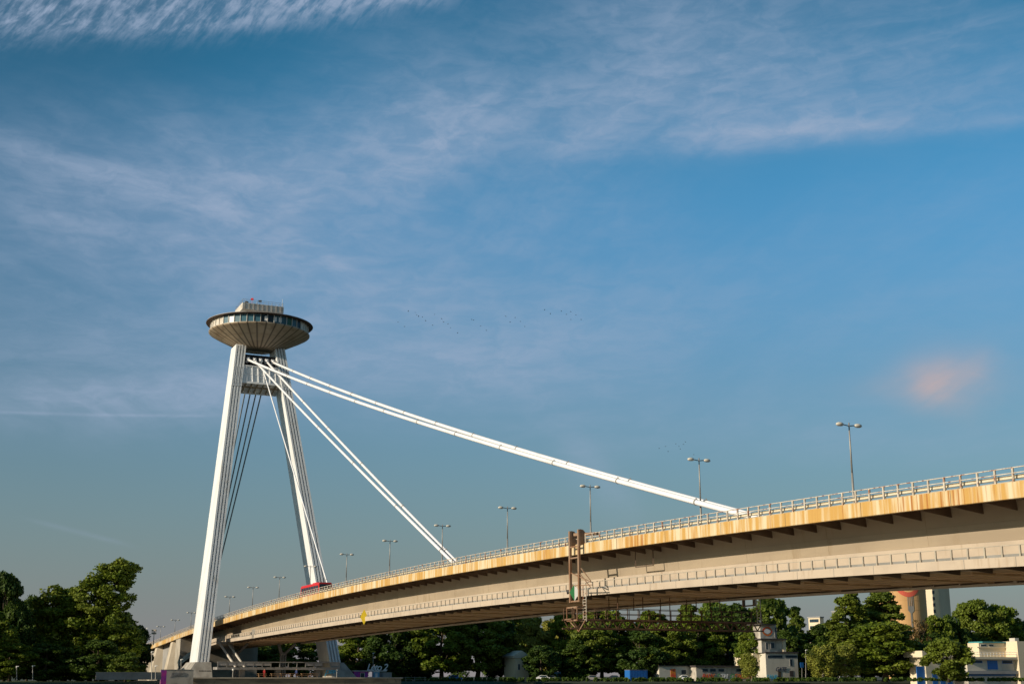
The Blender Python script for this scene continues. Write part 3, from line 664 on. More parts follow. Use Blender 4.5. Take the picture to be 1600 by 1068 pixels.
# ------------------------------------------------------------------ navigation marks on the walkway edge
def mark(s,z,name,label,kind,w=9.02):
    r=empty(name,at_bridge(s,w,z),label,'sign')
    b=MB(); h=1.25 if kind=='y' else .9; q=.62 if kind=='y' else .55
    if kind=='w': h,q=.95,.35
    pts=[(0,-h),(q,0),(0,h),(-q,0)] if kind!='w' else [(-q,-h),(q,-h),(q,h),(-q,h)]
    nn=(Vector((0,0,0))-P(s,w,z)); nn.z=0; nn.normalize(); rt=Vector((-nn.y,nn.x,0))
    if kind=='g':
        for m,f,lo_,hi_ in (('white_paint','panel',[(0,-h),(q,0),(0,h)],0),('green_paint','panel',[(0,h),(-q,0),(0,-h)],0)):
            b=MB(); vs=[P(s,w,z)+rt*x+Vector((0,0,y)) for x,y in lo_]+[P(s,w,z)-nn*.05+rt*x+Vector((0,0,y)) for x,y in lo_]
            b.add(vs,[(0,1,2),(5,4,3),(0,3,4,1),(1,4,5,2),(2,5,3,0)]); b.build('panel',m,r)
    else:
        vs=[P(s,w,z)+rt*x+Vector((0,0,y)) for x,y in pts]+[P(s,w,z)-nn*.05+rt*x+Vector((0,0,y)) for x,y in pts]
        b.add(vs,[(0,1,2,3),(7,6,5,4)]+[(i,(i+1)%4,(i+1)%4+4,i+4) for i in range(4)]); b.build('panel','yellow_paint' if kind=='y' else 'panel_white',r)
    b=MB(); b.bar(P(s,w-.15,z-.6),P(s,w-.15,z+.6),.06,.06,up=D); b.bar(P(s+.9,w-.1,z+.15),P(s,w-.15,z+.15),.06,.06); b.build('bracket','dark_metal',r)
    b=MB(); b.tube(P(s+.9,w-.1,z+.15),P(s+1.25,w+.25,z+.1),.2,.24,n=10); b.build('signal_lamp','dark_metal',r)
mark(112.1,9.3,'navigation_sign','yellow diamond shaped sign fixed to the edge of the lower walkway','y')
mark(187.0,8.75,'navigation_sign','pale rectangular sign on the lower walkway near the left pylon leg','w')
mark(33.6,8.75,'navigation_sign','white and green diamond sign between the gantry posts','g',11.0)
# ------------------------------------------------------------------ around the foot of the pylon
q=empty('quay_wall',at_bridge(188,0,-1.7),'stained stone quay wall under the pylon with a pale coping','wall')
b=MB(); b.bbox(187.6,222,-24.5,22.5,-4.6,-.42); b.build('wall','stone_wall',q)
b=MB(); b.bbox(187.3,222.2,-24.8,22.8,-.42,-.18); b.build('coping','concrete_pale',q)
# low footbridge platform between the legs
pf=empty('landing_platform',at_bridge(199,0,1.4),'grey concrete landing platform with panelled railing between the pylon feet','platform')
b=MB(); b.bbox(198.2,202.5,-13.6,13.9,1.45,2.0); b.build('slab','concrete_grey',pf)
b=MB(); b.bbox(198.1,198.3,-13.6,13.9,2.95,3.15); 
for w in frange(-13.5,13.8,15): b.bbox(198.12,198.28,w-.07,w+.07,2.0,2.95)
b.build('railing_frame','concrete_grey',pf)
for i,w in enumerate(frange(-13.5,13.8,15)[:-1]):
    if i in (1,4,5,6,7): continue
    b=MB(); b.bbox(198.16,198.22,w+.1,w+1.85,2.3,2.93); b.build('railing_panel','plaster_grey',pf)
for w in (-9,0,8):
    b=MB(); b.bbox(199.5,201.2,w-.5,w+.5,-.2,1.45); b.build('pier','concrete_grey',pf)
def column_y(s,w,hh):
    r=empty('support_column',at_bridge(s,w,-.2),None,'column','forked concrete columns under the bridge behind the pylon')
    zt=low(s)-.1
    for dw in (-.55,0,.55):
        b=MB(); b.bar(P(s,w+dw,-.2),P(s,w+dw,zt-2.2),.32,.5,up=D); b.build('shaft','concrete_grey',r)
    b=MB(); b.bar(P(s,w-.4,zt-2.3),P(s-1.6,w-2.4,zt),.5,.5,up=D); b.bar(P(s,w+.4,zt-2.3),P(s-.4,w+1.3,zt),.6,.6,up=D); b.bbox(s-.4,s+.4,w-.7,w+.7,zt-2.6,zt-2.0); b.build('fork','concrete_grey',r)
    return r
column_y(216,6.0,0)['label']='left forked concrete column under the bridge between the pylon feet'
column_y(216,-5.2,0)['label']='right forked concrete column under the bridge between the pylon feet'
# stair from the walkway down to the landing
st=empty('access_stair',at_bridge(216,9.5,0),'steep steel stair beside the left pylon foot','stairs')
for w in (10.4,8.4):
    b=MB(); b.bar(P(214.5,w,7.6),P(202.5,w-1.5,2.0),.25,.45); b.build('stringer','panel_white',st)
b=MB()
for k in range(24):
    t=k/23; b.bar(P(214.5-12*t,10.4-1.5*t,7.5-5.6*t),P(214.5-12*t,8.4-1.5*t,7.5-5.6*t),.25,.05)
b.build('treads','concrete_grey',st)
# cable house / rear abutment
ab=empty('anchor_pier',at_bridge(290,0,GZ),'massive pale concrete anchor pier with tapered buttresses at the left end of the bridge','abutment')
b=MB(); b.bbox(268.5,330,-8.5,8.5,GZ,deck(300)-1.6); b.bbox(268.5,300,-8.4,8.4,deck(300)-1.6,deck(300)-.2); b.build('wall','concrete_grey',ab)
for s in (276,300,318):
    b=MB(); zt=deck(s)-.6
    b.hexa([P(s-3.4,8.5,GZ),P(s+3.4,8.5,GZ),P(s+2.2,11.8,GZ),P(s-2.2,11.8,GZ),P(s-2.2,8.5,zt),P(s+2.2,8.5,zt),P(s+1.6,9.9,zt),P(s-1.6,9.9,zt)]); b.build('buttress','concrete_pale',ab)
b=MB(); b.bbox(262,268.5,-10.3,10.3,GZ,deck(265)-1.0); b.build('portal_wall','concrete',ab)
# curved ramp that brings the walkway down
rp=empty('walkway_ramp',at_bridge(240,9.5,3),'pale curved ramp dropping from the walkway to the left of the pylon leg','ramp')
def rz(s): t=(s-214)/48; return low(214)*(1)+.1-4.6*t**1.7
RS=frange(214,262,17)
b=MB(); b.sweep(lambda s:[(7.0,rz(s)-.35),(10.2,rz(s)-.35),(10.2,rz(s)+.1),(7.0,rz(s)+.1)],RS); b.build('ramp_slab','walk_paint',rp)
b=MB(); b.sweep(lambda s:[(10.0,rz(s)+.3),(10.15,rz(s)+.3),(10.15,rz(s)+1.1),(10.0,rz(s)+1.1)],RS); b.build('parapet','walk_paint',rp)
b=MB()
for s in RS: b.bar(P(s,10.08,rz(s)),P(s,10.08,rz(s)+.4),.15,.12,up=D)
b.build('parapet_post','walk_paint',rp)
b=MB(); b.bbox(240,242.2,8,10,rz(241)+1.0,rz(241)+2.7); b.build('kiosk','panel_white',rp)
exec_later=[]
# ------------------------------------------------------------------ trees
rs=np.random.RandomState(3)
def crown_mesh(name,lobes,nleaf,leaf,mt,seed,flat=.0,droop=0):
    """lobes: (x,y,z,rx,rz) clumps; small leaf faces scattered through the outer shell of every clump"""
    r=np.random.RandomState(seed); L=np.array(lobes,float); wgt=L[:,3]**2; wgt/=wgt.sum()
    idx=r.choice(len(L),nleaf,p=wgt); d=r.normal(size=(nleaf,3)); d/=np.linalg.norm(d,axis=1)[:,None]
    rad=(r.uniform(.35,1.0,nleaf)**.6)*(1+.10*r.normal(size=nleaf))
    c=L[idx,:3]+d*rad[:,None]*np.stack([L[idx,3],L[idx,3],L[idx,4]],1)
    if droop:
        dr=r.uniform(0,droop,nleaf)*(r.uniform(size=nleaf)<.6); c[:,2]-=dr
    c[:,2]=np.where(c[:,2]<.15,r.uniform(.1,.8,nleaf),c[:,2])
    nrm=d*.75+r.normal(size=(nleaf,3))*.65+np.array([0,0,.25]); nrm/=np.linalg.norm(nrm,axis=1)[:,None]
    t=np.cross(nrm,r.normal(size=(nleaf,3))); t/=np.linalg.norm(t,axis=1)[:,None]+1e-9; bt=np.cross(nrm,t)
    sz=leaf*r.uniform(.55,1.25,nleaf)[:,None]; t=t*sz; bt=bt*sz*r.uniform(.55,.95,nleaf)[:,None]
    v=np.stack([c-t-bt*.3,c+t*.2-bt,c+t+bt*.3,c-t*.2+bt],1).reshape(-1,3)
    me=bpy.data.meshes.new(name); me.vertices.add(len(v)); me.vertices.foreach_set('co',v.ravel())
    me.loops.add(nleaf*4); me.loops.foreach_set('vertex_index',np.arange(nleaf*4)); me.polygons.add(nleaf)
    me.polygons.foreach_set('loop_start',np.arange(nleaf)*4); me.polygons.foreach_set('loop_total',np.full(nleaf,4)); me.update(); me.validate()
    me.materials.append(M[mt]); return me
def lobes_round(seed,h,r0,n,trunk=.22,prof=None,size=(.22,.38)):
    r=random.Random(seed); out=[]
    for i in range(n):
        t=r.random(); z=h*(trunk+(1-trunk-.08)*t)
        pr=prof(t) if prof else math.sin(math.pi*min(1,.12+.86*t))**.6
        a=r.uniform(0,2*math.pi); rr=r0*pr*math.sqrt(r.uniform(.15,1))*.85
        s=r0*r.uniform(*size); out.append((rr*math.cos(a),rr*math.sin(a),z,s,s*.75))
    return out
def make_tree(name,h,lobes,nleaf,leaf,mt,seed,trunk_r=.3,bark='bark',droop=0,limbs=9,bare=False):
    root=empty(name,Matrix.Identity(4)); r=random.Random(seed)
    b=MB(); pts=[Vector((0,0,-.2))]; x=y=0
    for k in range(1,8):
        x+=r.uniform(-.15,.15)*h/12; y+=r.uniform(-.15,.15)*h/12; pts.append(Vector((x,y,h*.86*k/7)))
    b.path(pts,lambda i:trunk_r*(1.25 if i==0 else 1-.12*i)+.03,8)
    big=sorted(lobes,key=lambda l:-l[3])[:limbs]
    for l in big:
        e=Vector(l[:3]); k=max(1,min(6,int(e.z/h*7)-1)); s=pts[k]; mid=s.lerp(e,.5)+Vector((0,0,-.04*h))
        b.path([s,mid,e],lambda i:trunk_r*(.42,.28,.10)[i],6)
        for j in range(3): q=mid.lerp(e,.3+.2*j); b.path([q,q+Vector((r.uniform(-1,1),r.uniform(-1,1),r.uniform(.2,1)))*l[3]*.9],lambda i:(.07,.02)[i],4)
    b.build('trunk',bark,root,smooth=True)
    me=crown_mesh('crown',lobes,nleaf,leaf,mt,seed,droop=droop); o=bpy.data.objects.new('crown',me); col.objects.link(o); o.parent=root
    return root
POP=lambda t:(.55+.45*math.sin(math.pi*min(1,t*.9+.1)))*(1-.55*t**3)
protos={}
def proto(kind):
    if kind in protos: return protos[kind]
    K=kind.split('/'); n=K[0]; v=int(K[1]) if len(K)>1 else 0
    if n=='maple': t=make_tree('maple_tree',14,lobes_round(20+v,14,5.6,110,.16,size=(.11,.23)),23000,.235,('leaf_green','leaf_green','leaf_olive')[v],20+v)
    elif n=='dark': t=make_tree('broadleaf_tree',14,lobes_round(40+v,14,5.8,95,.08,size=(.12,.25)),18000,.26,'leaf_dark',40+v)
    elif n=='yellow': t=make_tree('lime_tree',13,lobes_round(60+v,13,4.6,44,.2,size=(.2,.36)),11000,.26,'leaf_yellow',60+v)
    elif n=='poplar': t=make_tree('poplar_tree',22,lobes_round(80+v,22,4.6,130,.08,POP,(.13,.27)),20000,.26,'leaf_olive',80+v)
    elif n=='birch': t=make_tree('birch_tree',9,lobes_round(100+v,9,3.0,30,.28,size=(.2,.34)),8500,.17,'leaf_willow',100+v,.16,'bark_pale',droop=1.8)
    elif n=='small': t=make_tree('young_tree',8,lobes_round(120+v,8,3.6,60,.08,size=(.16,.28)),12000,.20,'leaf_olive',120+v,.16)
    elif n=='bare': t=make_tree('sparse_tree',12,lobes_round(140+v,12,4.2,34,.3,size=(.14,.24)),1500,.2,'leaf_brown',140+v,.24,limbs=26)
    elif n=='tall':   # the big leaning tree on the left: heaped clumps that climb to the right
        r=random.Random(7); L=[]
        def heap(cx,cz,rx,rz,n):
            for i in range(n):
                a=r.uniform(0,6.28); q=math.sqrt(r.random()); L.append((cx+rx*q*math.cos(a),r.uniform(-.7,.7)*rx,cz+rz*q*math.sin(a),r.uniform(.7,1.6),r.uniform(.6,1.3)))
        heap(4.6,22.6,2.9,2.8,42); heap(2.0,17.5,5.4,4.4,78); heap(-4.5,15.8,3.6,3.2,42); heap(-.5,11.0,8.2,4.4,100); heap(-2.0,5.6,9.6,3.2,84); heap(5.5,7,4.5,4.5,26); heap(-7.2,9.5,3.3,3.4,18); heap(0,2.6,10,1.8,50); heap(-2.5,12.2,4.5,2.6,44)
        t=make_tree('plane_tree',24,L,62000,.285,'leaf_green',7,.5,limbs=16)
    protos[kind]=[t,False]; return protos[kind]
def tree(kind,x,top,Y,label,base=1062,width=None,rot=None,group=None,mt=None):
    """x, top: where the crown stands in view; Y: distance in metres"""
    p=proto(kind); t=p[0] if not p[1] else copy_tree(p[0]); p[1]=True
    g=px(x,1056,Y); z0=CZ+GZ; ht=(px(x,top,Y).z-z0)
    me=t.children[[c.name.split('.')[0] for c in t.children].index('crown')].data
    if me.name not in HT: a=np.empty(len(me.vertices)*3); me.vertices.foreach_get('co',a); a=a.reshape(-1,3); HT[me.name]=(np.percentile(a[:,2],99.7),np.percentile(np.abs(a[:,0]),97))
    h0,w0=HT[me.name]; sz=ht/h0; sx=sz if width is None else (width/2/F_PX*Y)/w0
    t.matrix_world=Matrix.Translation((g.x,g.y,z0))@Matrix.Rotation(rnd.uniform(0,6.28) if rot is None else rot,4,'Z')@Matrix.Diagonal((sx,sx,sz,1))
    tag(t,label,'tree',group); return t
HT={}; rnd=random.Random(77)
GL='trees on the left bank'; GM='trees along the promenade behind the bridge'; GR='trees on the right behind the bridge'
T=[('tall',126,878,312,'huge leaning tree with heaped crown at the left, tallest of all',170,0.0,GL),
('dark/2',100,935,330,'dark tree hidden behind the middle of the huge leaning tree',110,None,GL),('dark/1',140,985,326,'dark low tree hidden behind the right half of the huge leaning tree',90,None,GL),('poplar/1',6,912,306,'leafy tree directly behind the tall dark tree at the left edge',52,None,GL),('dark/1',14,940,302,'dark lower tree at the foot of the tall dark tree at the left edge',60,None,GL),('dark/0',-4,897,300,'tall dark tree cut by the left edge of the picture',62,None,GL),('maple/1',-30,955,290,'tree at the far left bottom corner behind the lawn',90,None,GL),('dark/1',42,932,330,'dark tree between the left edge tree and the huge leaning tree',44,None,GL),
('dark/2',182,958,328,'dark tree behind the right flank of the huge leaning tree',62,None,GL),('dark/1',207,978,335,'dark rounded tree nearest to the left end of the bridge',46,None,GL),('small/0',196,1019,285,'small bright green tree before the dark ones at the left bridge end',44,None,GL),('maple/0',16,1005,290,'bushy low tree before the left flank of the huge leaning tree',60,None,GL),
('dark/0',150,1000,296,'low dark tree below the right side of the huge leaning tree',70,None,GL),('dark/2',70,1005,296,'low dark tree below the left side of the huge leaning tree',80,None,GL),
# seen under the bridge, between and right of the pylon feet
('maple/2',455,992,372,'tree glimpsed between the pylon feet under the bridge',70,None,GM),('dark/1',400,1000,395,'dark tree behind the forked columns',80,None,GM),('dark/0',350,1000,395,'dark tree behind the stair of the left pylon foot',80,None,GM),
('maple/0',562,980,360,'sunlit tree just right of the right pylon foot',72,None,GM),('dark/1',612,972,352,'very dark tree right of the right pylon foot',78,None,GM),('dark/2',650,965,372,'dark tree behind the big maple',70,None,GM),
('maple/1',690,962,352,'big sunlit maple under the middle of the bridge, left half of the pair',98,None,GM),('maple/2',745,955,356,'big sunlit maple under the middle of the bridge, right half of the pair',92,None,GM),('dark/0',782,958,366,'dark tree between the sunlit maple and the yellow green tree',52,None,GM),
('maple/0',800,948,420,'distant tree top rising behind the yellow green tree',60,None,GM),('yellow/0',828,962,360,'yellow green tree above the small white house',56,None,GM),('dark/1',846,1008,345,'bluish dark low tree beside the small white house',50,None,GM),
('maple/1',884,958,362,'tree directly below the gantry posts',66,None,GM),('yellow/0',858,968,400,'pale olive tree behind the one below the gantry posts',50,None,GM),('maple/2',930,972,356,'dense tree under the left end of the gantry truss',74,None,GM),('maple/0',972,970,362,'dense tree under the truss, right of the ladder',70,None,GM),
('maple/1',940,950,410,'distant tree top showing through the gantry handrail',80,None,GM),('dark/2',905,1000,350,'dark low tree behind the parked cars',60,None,GM),('dark/0',1000,985,352,'dark tree in front of the blue container',62,None,GM),('maple/2',1044,972,358,'tree in front of the white wall with the red door',72,None,GM),
('maple/0',1090,962,366,'tree left of the graffiti house, under the truss',70,None,GM),('poplar/0',1078,940,440,'feathery poplar behind the middle of the gantry truss',44,None,GM),('maple/1',1020,955,420,'distant tree left of the feathery poplar',60,None,GM),
('dark/1',1140,945,372,'large dark tree left of the graffiti tower',92,None,GM),('maple/2',1205,933,400,'tall tree behind the graffiti tower',66,None,GM),('maple/0',1120,940,420,'pale tree top behind the large dark tree',60,None,GM),('poplar/1',1247,948,430,'slim poplar right of the graffiti tower',32,None,GM),('maple/1',1176,985,356,'bushy tree touching the left side of the graffiti tower',44,None,GM),
('dark/2',1232,985,372,'dark tree behind the right side of the graffiti house',56,None,GM),('birch/0',1170,1020,338,'slender willow like tree in front of the graffiti house',26,None,GM),
('maple/2',1272,988,420,'low tree below the distant yellow tower block',60,None,GR),('dark/0',1290,975,400,'dark tree left of the tall poplars',60,None,GR),
('poplar/0',1332,926,372,'tall poplar with feathery crown, leftmost of the pair below the bridge',60,None,GR),('poplar/1',1385,924,378,'tall poplar right beside the orange silo',70,None,GR),('dark/1',1358,945,400,'dark tree behind the two tall poplars',70,None,GR),
('maple/0',1382,972,345,'broad dense green maple in front of the tall poplars',96,None,GR),('birch/1',1286,1008,335,'drooping birch, left of the pair by the lamp post',40,None,GR),('birch/0',1322,1006,338,'drooping birch, right of the pair by the lamp post',42,None,GR),
('dark/2',1425,1000,350,'dark tree left of the white column of the boathouse',66,None,GR),('dark/0',-150,925,246,'dark tree beyond the left edge of the picture that shades the low wall',90,None,GL),('dark/1',-215,930,232,'second dark tree beyond the left edge of the picture',90,None,GL),('dark/2',-90,950,262,'third dark tree just beyond the left edge of the picture',80,None,GL),('bare',1442,968,372,'sparse brown tree with dead branches before the silo',44,None,GR),('maple/1',1468,962,380,'tree in front of the white tower block, left part',46,None,GR),('dark/1',1490,962,384,'tree in front of the white tower block, right part',50,None,GR),
('maple/2',1535,938,400,'tall rounded tree rising above the boathouse',72,None,GR),('maple/0',1572,946,404,'rounded tree beside the right edge above the boathouse',62,None,GR),('dark/0',1602,972,410,'dark tree cut by the right edge',50,None,GR),('dark/2',1515,985,395,'dark tree filling the gap behind the boathouse terrace',60,None,GR),
('small/1',1482,997,318,'round young tree with yellowish top before the boathouse',68,None,GR),('dark/1',1455,990,372,'dark undergrowth tree below the sparse brown tree',60,None,GR)]
for k,x,top,Y,label,wd,rot,gr in T: tree(k,x,top,Y,label,width=wd,rot=rot,group=gr)
for k,p in protos.items(): assert p[1]
# far wooded mass closing the view low down between the trunks
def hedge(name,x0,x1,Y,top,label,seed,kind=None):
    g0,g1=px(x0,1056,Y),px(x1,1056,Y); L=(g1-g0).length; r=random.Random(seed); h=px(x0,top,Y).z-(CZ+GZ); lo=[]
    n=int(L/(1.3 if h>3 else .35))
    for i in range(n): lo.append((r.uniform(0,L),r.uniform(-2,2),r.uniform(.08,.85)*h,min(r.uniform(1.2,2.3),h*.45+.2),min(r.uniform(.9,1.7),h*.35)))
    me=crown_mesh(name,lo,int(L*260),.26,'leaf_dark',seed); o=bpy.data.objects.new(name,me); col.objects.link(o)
    o.matrix_world=Matrix.Translation((g0.x,g0.y,CZ+GZ))@Matrix.Rotation(math.atan2(g1.y-g0.y,g1.x-g0.x),4,'Z')
    tag(o,label,'hedge',kind='stuff')
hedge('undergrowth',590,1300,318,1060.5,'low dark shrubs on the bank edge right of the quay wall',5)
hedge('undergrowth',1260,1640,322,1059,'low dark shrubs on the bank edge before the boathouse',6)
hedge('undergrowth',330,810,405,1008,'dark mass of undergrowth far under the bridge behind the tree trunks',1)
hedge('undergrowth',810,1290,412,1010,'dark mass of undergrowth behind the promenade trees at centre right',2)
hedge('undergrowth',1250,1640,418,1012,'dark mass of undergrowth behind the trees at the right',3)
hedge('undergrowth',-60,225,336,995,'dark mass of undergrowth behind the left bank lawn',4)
# ------------------------------------------------------------------ buildings and things on the bank
GW=CZ+GZ
HREF=[0.0]
def hp(x,y,Y):     # a point of the facade line that runs parallel to the river through the current building
    r=(x-800)/F_PX/(math.cos(TH)+(y-534)/F_PX*math.sin(TH)); yy=(Y-.453*HREF[0])/(1-.453*r); return px(x,y,yy)
class Bx:          # a box whose front lies on that line between photo columns x0..x1 and rows y0(top)..y1(bottom)
    def __init__(s,x0,x1,y0,y1,Y,dep):
        s.a=hp(x0,(y0+y1)/2,Y); s.b=hp(x1,(y0+y1)/2,Y); s.z1=hp((x0+x1)/2,y0,Y).z; s.z0=hp((x0+x1)/2,y1,Y).z; s.Y=Y; s.d=dep
    def add(s,b,off=0):
        e=D*s.d; o=D*-off
        return b.hexa([(p.x,p.y,z) for z in (s.z0,s.z1) for p in (s.a+o,s.b+o,s.b+e,s.a+e)])
def part(root,name,m,x0,x1,y0,y1,Y,dep,parent=None,off=0):
    b=MB(); Bx(x0,x1,y0,y1,Y,dep).add(b,off); return b.build(name,m,parent or root)
def house(name,x,Y,label,cat='building'):
    g=px(x,1056,Y); HREF[0]=g.x; return empty(name,at_world((g.x,g.y,GW),math.atan2(.413,.911)),label,cat)
def window(root,x0,x1,y0,y1,Y,fm='mullion',gm='glass'):
    f=part(root,'window',fm,x0,x1,y0,y1,Y-.06,.1); part(root,'pane',gm,x0+.7,x1-.7,y0+.7,y1-.7,Y-.08,.05,parent=f); return f
# graffiti house
Y=352; h=house('derelict_house',1215,Y,'stepped derelict house covered in graffiti with a small tower','house')
part(h,'ground_floor','plaster_white',1197,1247,1019,1063,Y,7)
part(h,'middle_floor','plaster_worn',1190,1228,998,1019,Y+.6,5)
part(h,'tower','plaster_worn',1188,1213,975,998,Y+1.0,3.2)
for a in ((1196,1248,1017.6,1019.6),(1189,1229,996.8,998.4),(1187,1214,974,975.4)): part(h,'roof','roof_dark',*a,Y-.4,6)
part(h,'corner_pillar','plaster_cream',1223.5,1228,998.6,1017.5,Y+.4,4)
part(h,'side_wing','plaster_cream',1177,1197,1020,1040,Y+3,9)
for x0,x1,y0,y1 in ((1199,1223,1022.5,1027.5),(1227,1246,1022.5,1027.5),(1196.5,1200,1003,1014),(1204,1210.5,1003,1012.5),(1234,1238.5,1028.5,1040),(1210.5,1213.5,979,996)): window(h,x0,x1,y0,y1,Y+(.4 if y0<1018 else 0)+(.6 if y0<1000 else 0),'plaster_grey')
part(h,'door','bark',1216,1221,1048,1062,Y-.05,.2); part(h,'door','roof_dark',1234,1240,1047,1056,Y-.05,.2)
RT,UP=(.911,.4126,0),(0,0,1)
def ring(root,cx,cy,Y,rx,ry,m,name,t=.55,n=28,full=False):
    b=MB(); c=hp(cx,cy,Y); vs=[]; k=Y/F_PX
    for i in range(n):
        a=2*math.pi*i/n; sh=1+.10*math.cos(2*a)
        for q in ((1.0,t) if not full else (1.0,.02)): vs.append(c+Vector(RT)*(rx*k*q*math.cos(a)*sh)+Vector((0,0,ry*k*q*math.sin(a))))
    fr=[(2*i,2*((i+1)%n),2*((i+1)%n)+1,2*i+1) for i in range(n)]
    b.add(vs,fr); return b.build(name,m,root)
ring(h,1199,985.5,Y+.93,8.5,7,'graf_red','painted_lips',.66); ring(h,1199,985.5,Y+.90,5.4,3.6,'graf_white','painted_teeth',full=True)

text_on('graffiti','GATE',1.45,'graf_dark',h,hp(1220,1045,Y-.12),RT,UP)
text_on('graffiti','SAUR',1.5,'graf_blue',h,hp(1206,1057,Y-.12),RT,UP)
# low annex with red and green graffiti
h=house('low_annex',1140,354,'long low annex with red and green graffiti left of the derelict house'); Y=354
part(h,'wall','plaster_worn',1088,1196,1041,1063,Y,8); part(h,'roof','roof_dark',1087,1197,1039,1041,Y-.6,9)
for x0 in (1097,1109,1122,1150,1164,1178): window(h,x0,x0+10,1043.5,1049,Y,'plaster_grey')
for i,(x,t,m) in enumerate(((1106,'BAW','graf_red'),(1122,'S','graf_green'),(1131,'TM','graf_white'),(1156,'OXO','graf_red'),(1144,'Q','graf_green'),(1170,'RA','graf_red'),(1186,'BE','graf_dark'))): text_on('graffiti',t,1.7,m,h,hp(x,1056,Y-.1),RT,UP)
# small white house with a gable
h=house('white_house',815,348,'small white house with a gabled front half hidden by trees','house'); Y=348
part(h,'wall','plaster_cream',805,826,1024,1062,Y,7)
b=MB(); a,bb_,tp=hp(802,1024,Y-.3),hp(829,1024,Y-.3),hp(815.5,1015.5,Y-.3); bb_.z=a.z; e=D*7.3
b.add([a,bb_,tp,a+e,bb_+e,tp+e],[(0,1,2),(5,4,3),(0,3,4,1),(1,4,5,2),(2,5,3,0)]); b.build('roof','plaster_white',h)
part(h,'cornice','plaster_white',803,828,1024,1027,Y-.25,7.4); window(h,809,813,1036,1046,Y); window(h,818,822,1036,1046,Y)
# white wall with a red door
h=house('shed',1045,350,'white shed with a red door behind the promenade trees','shed'); Y=350
part(h,'wall','plaster_white',1030,1082,1040,1063,Y,6); part(h,'roof','roof_dark',1029,1083,1038.5,1040,Y-.3,6.8); d=part(h,'door','graf_red',1048,1056,1044,1062,Y-.06,.2); window(h,1064,1073,1045,1053,Y)
# blue container
def container(x0,x1,y0,Y,m,label,name='container'):
    h=house(name,(x0+x1)/2,Y,label,'container'); part(h,'body',m,x0,x1,y0,1063,Y,2.6)
    n=int((x1-x0)/2.4)
    b=MB()
    for i in range(n): Bx(x0+1+i*2.4,x0+2+i*2.4,y0+1,1062,Y-.05,.05).add(b)
    b.build('ribs',m,h); part(h,'roof_edge','galv',x0-.3,x1+.3,y0-.6,y0,Y-.08,2.7)
container(984,1012,1046,346,'blue_paint','blue shipping container behind the promenade trees')
container(864,905,1049,350,'blue_pale','long pale blue container behind the parked cars')
container(598,612,1050,316,'plaster_grey','pale grey container right of the portable toilet')
# parked cars
def car(x0,x1,Y,m,label,face=0):
    g=px((x0+x1)/2,1056,Y); r=empty('parked_car',at_world((g.x,g.y,GW)),label,'car','cars parked behind the promenade trees')
    L=(x1-x0)*Y/F_PX; c=Vector((g.x,g.y,GW))
    b=MB(); pr=[(-.5,.35),(.5,.35),(.5,.72),(.42,.86),(.26,.93),(.14,1.38),(-.22,1.42),(-.42,.98),(-.5,.85)]; n=len(pr)
    b.add([c+Vector((x*L,y,z)) for y in (-.85,.85) for x,z in pr],[tuple(range(n)),tuple(range(n,2*n))[::-1]]+[(i,(i+1)%n,(i+1)%n+n,i+n) for i in range(n)]); b.build('body',m,r)
    for y in (-.86,.86):
        b=MB(); b.add([c+Vector((x*L,y,z)) for x,z in ((.22,.95),(.12,1.32),(-.20,1.35),(-.36,.97))],[(0,1,2,3)]); b.build('window','glass',r)
    for x in (-.32,.32):
        for y in (-.8,.8):
            b=MB(); b.tube(c+Vector((x*L,y-.1,.33)),c+Vector((x*L,y+.1,.33)),.33,n=14); b.build('wheel','rubber',r)
for a in ((838,862,338,'white_paint','white car parked left of the container'),(852,873,344,'galv','silver car partly behind the white car'),(916,938,340,'concrete_grey','grey car parked under the dense tree'),(950,972,341,'dark_metal','dark car parked at the foot of the promenade trees'),(700,722,336,'blue_paint','blue car parked under the big maple pair'),(1060,1080,336,'white_paint','white car parked before the white shed')): car(*a[:3],a[3],a[4])
# right boathouse
Y=342; h=house('boathouse',1540,Y,'cream terraced boathouse with blue doors at the right edge','building')
part(h,'lower_floor','plaster_white',1512,1594,1029,1068,Y,8); part(h,'upper_floor','plaster_cream',1530,1597,1004,1026,Y+3,4)
part(h,'terrace_slab','plaster_cream',1506,1592,1025.5,1029,Y-1.4,6); part(h,'balcony_slab','plaster_grey',1512,1592,1047,1052,Y-1.2,3)
part(h,'corner_tower','plaster_cream',1592,1606,1001,1068,Y-1.6,5); part(h,'roof','roof_teal',1535,1587,1001.6,1003.6,Y+2.5,5); part(h,'chimney','plaster_white',1586,1592,996,1003,Y+4,2)
part(h,'cornice','plaster_cream',1527,1594,1010,1011.5,Y+2.7,.3)
for x0,x1,y0,y1 in ((1519,1535,1031,1035),(1566,1582,1031,1036)): window(h,x0,x1,y0,y1,Y,'blue_paint')
part(h,'door','blue_paint',1543,1559,1031,1045,Y-.05,.2); part(h,'blue_band','blue_paint',1512,1591,1052.2,1055,Y-.05,.2)
window(h,1574,1586,1015.5,1023,Y+3,'white_paint'); window(h,1532,1542,1005.5,1009.5,Y+3); window(h,1545,1553,1005.5,1009.5,Y+3)
b=MB()
for x in range(1508,1592,5): p_=hp(x,1025,Y-1.3); b.tube(p_,p_+Vector((0,0,1.1)),.04,n=5)
a,c=hp(1508,1025,Y-1.3),hp(1590,1025,Y-1.3)
for z in (.55,1.1): b.tube(a+Vector((0,0,z)),c+Vector((0,0,z)),.04,n=5)
b.build('terrace_railing','white_paint',h)
h=house('boat_shed',1452,336,'narrow cream pavilion with a cornice and blue doors behind the young tree','shed'); Y=336
part(h,'wall','plaster_cream',1447,1490,1026,1068,Y,6); part(h,'cornice','plaster_cream',1441,1492,1016,1026,Y-.8,7); 
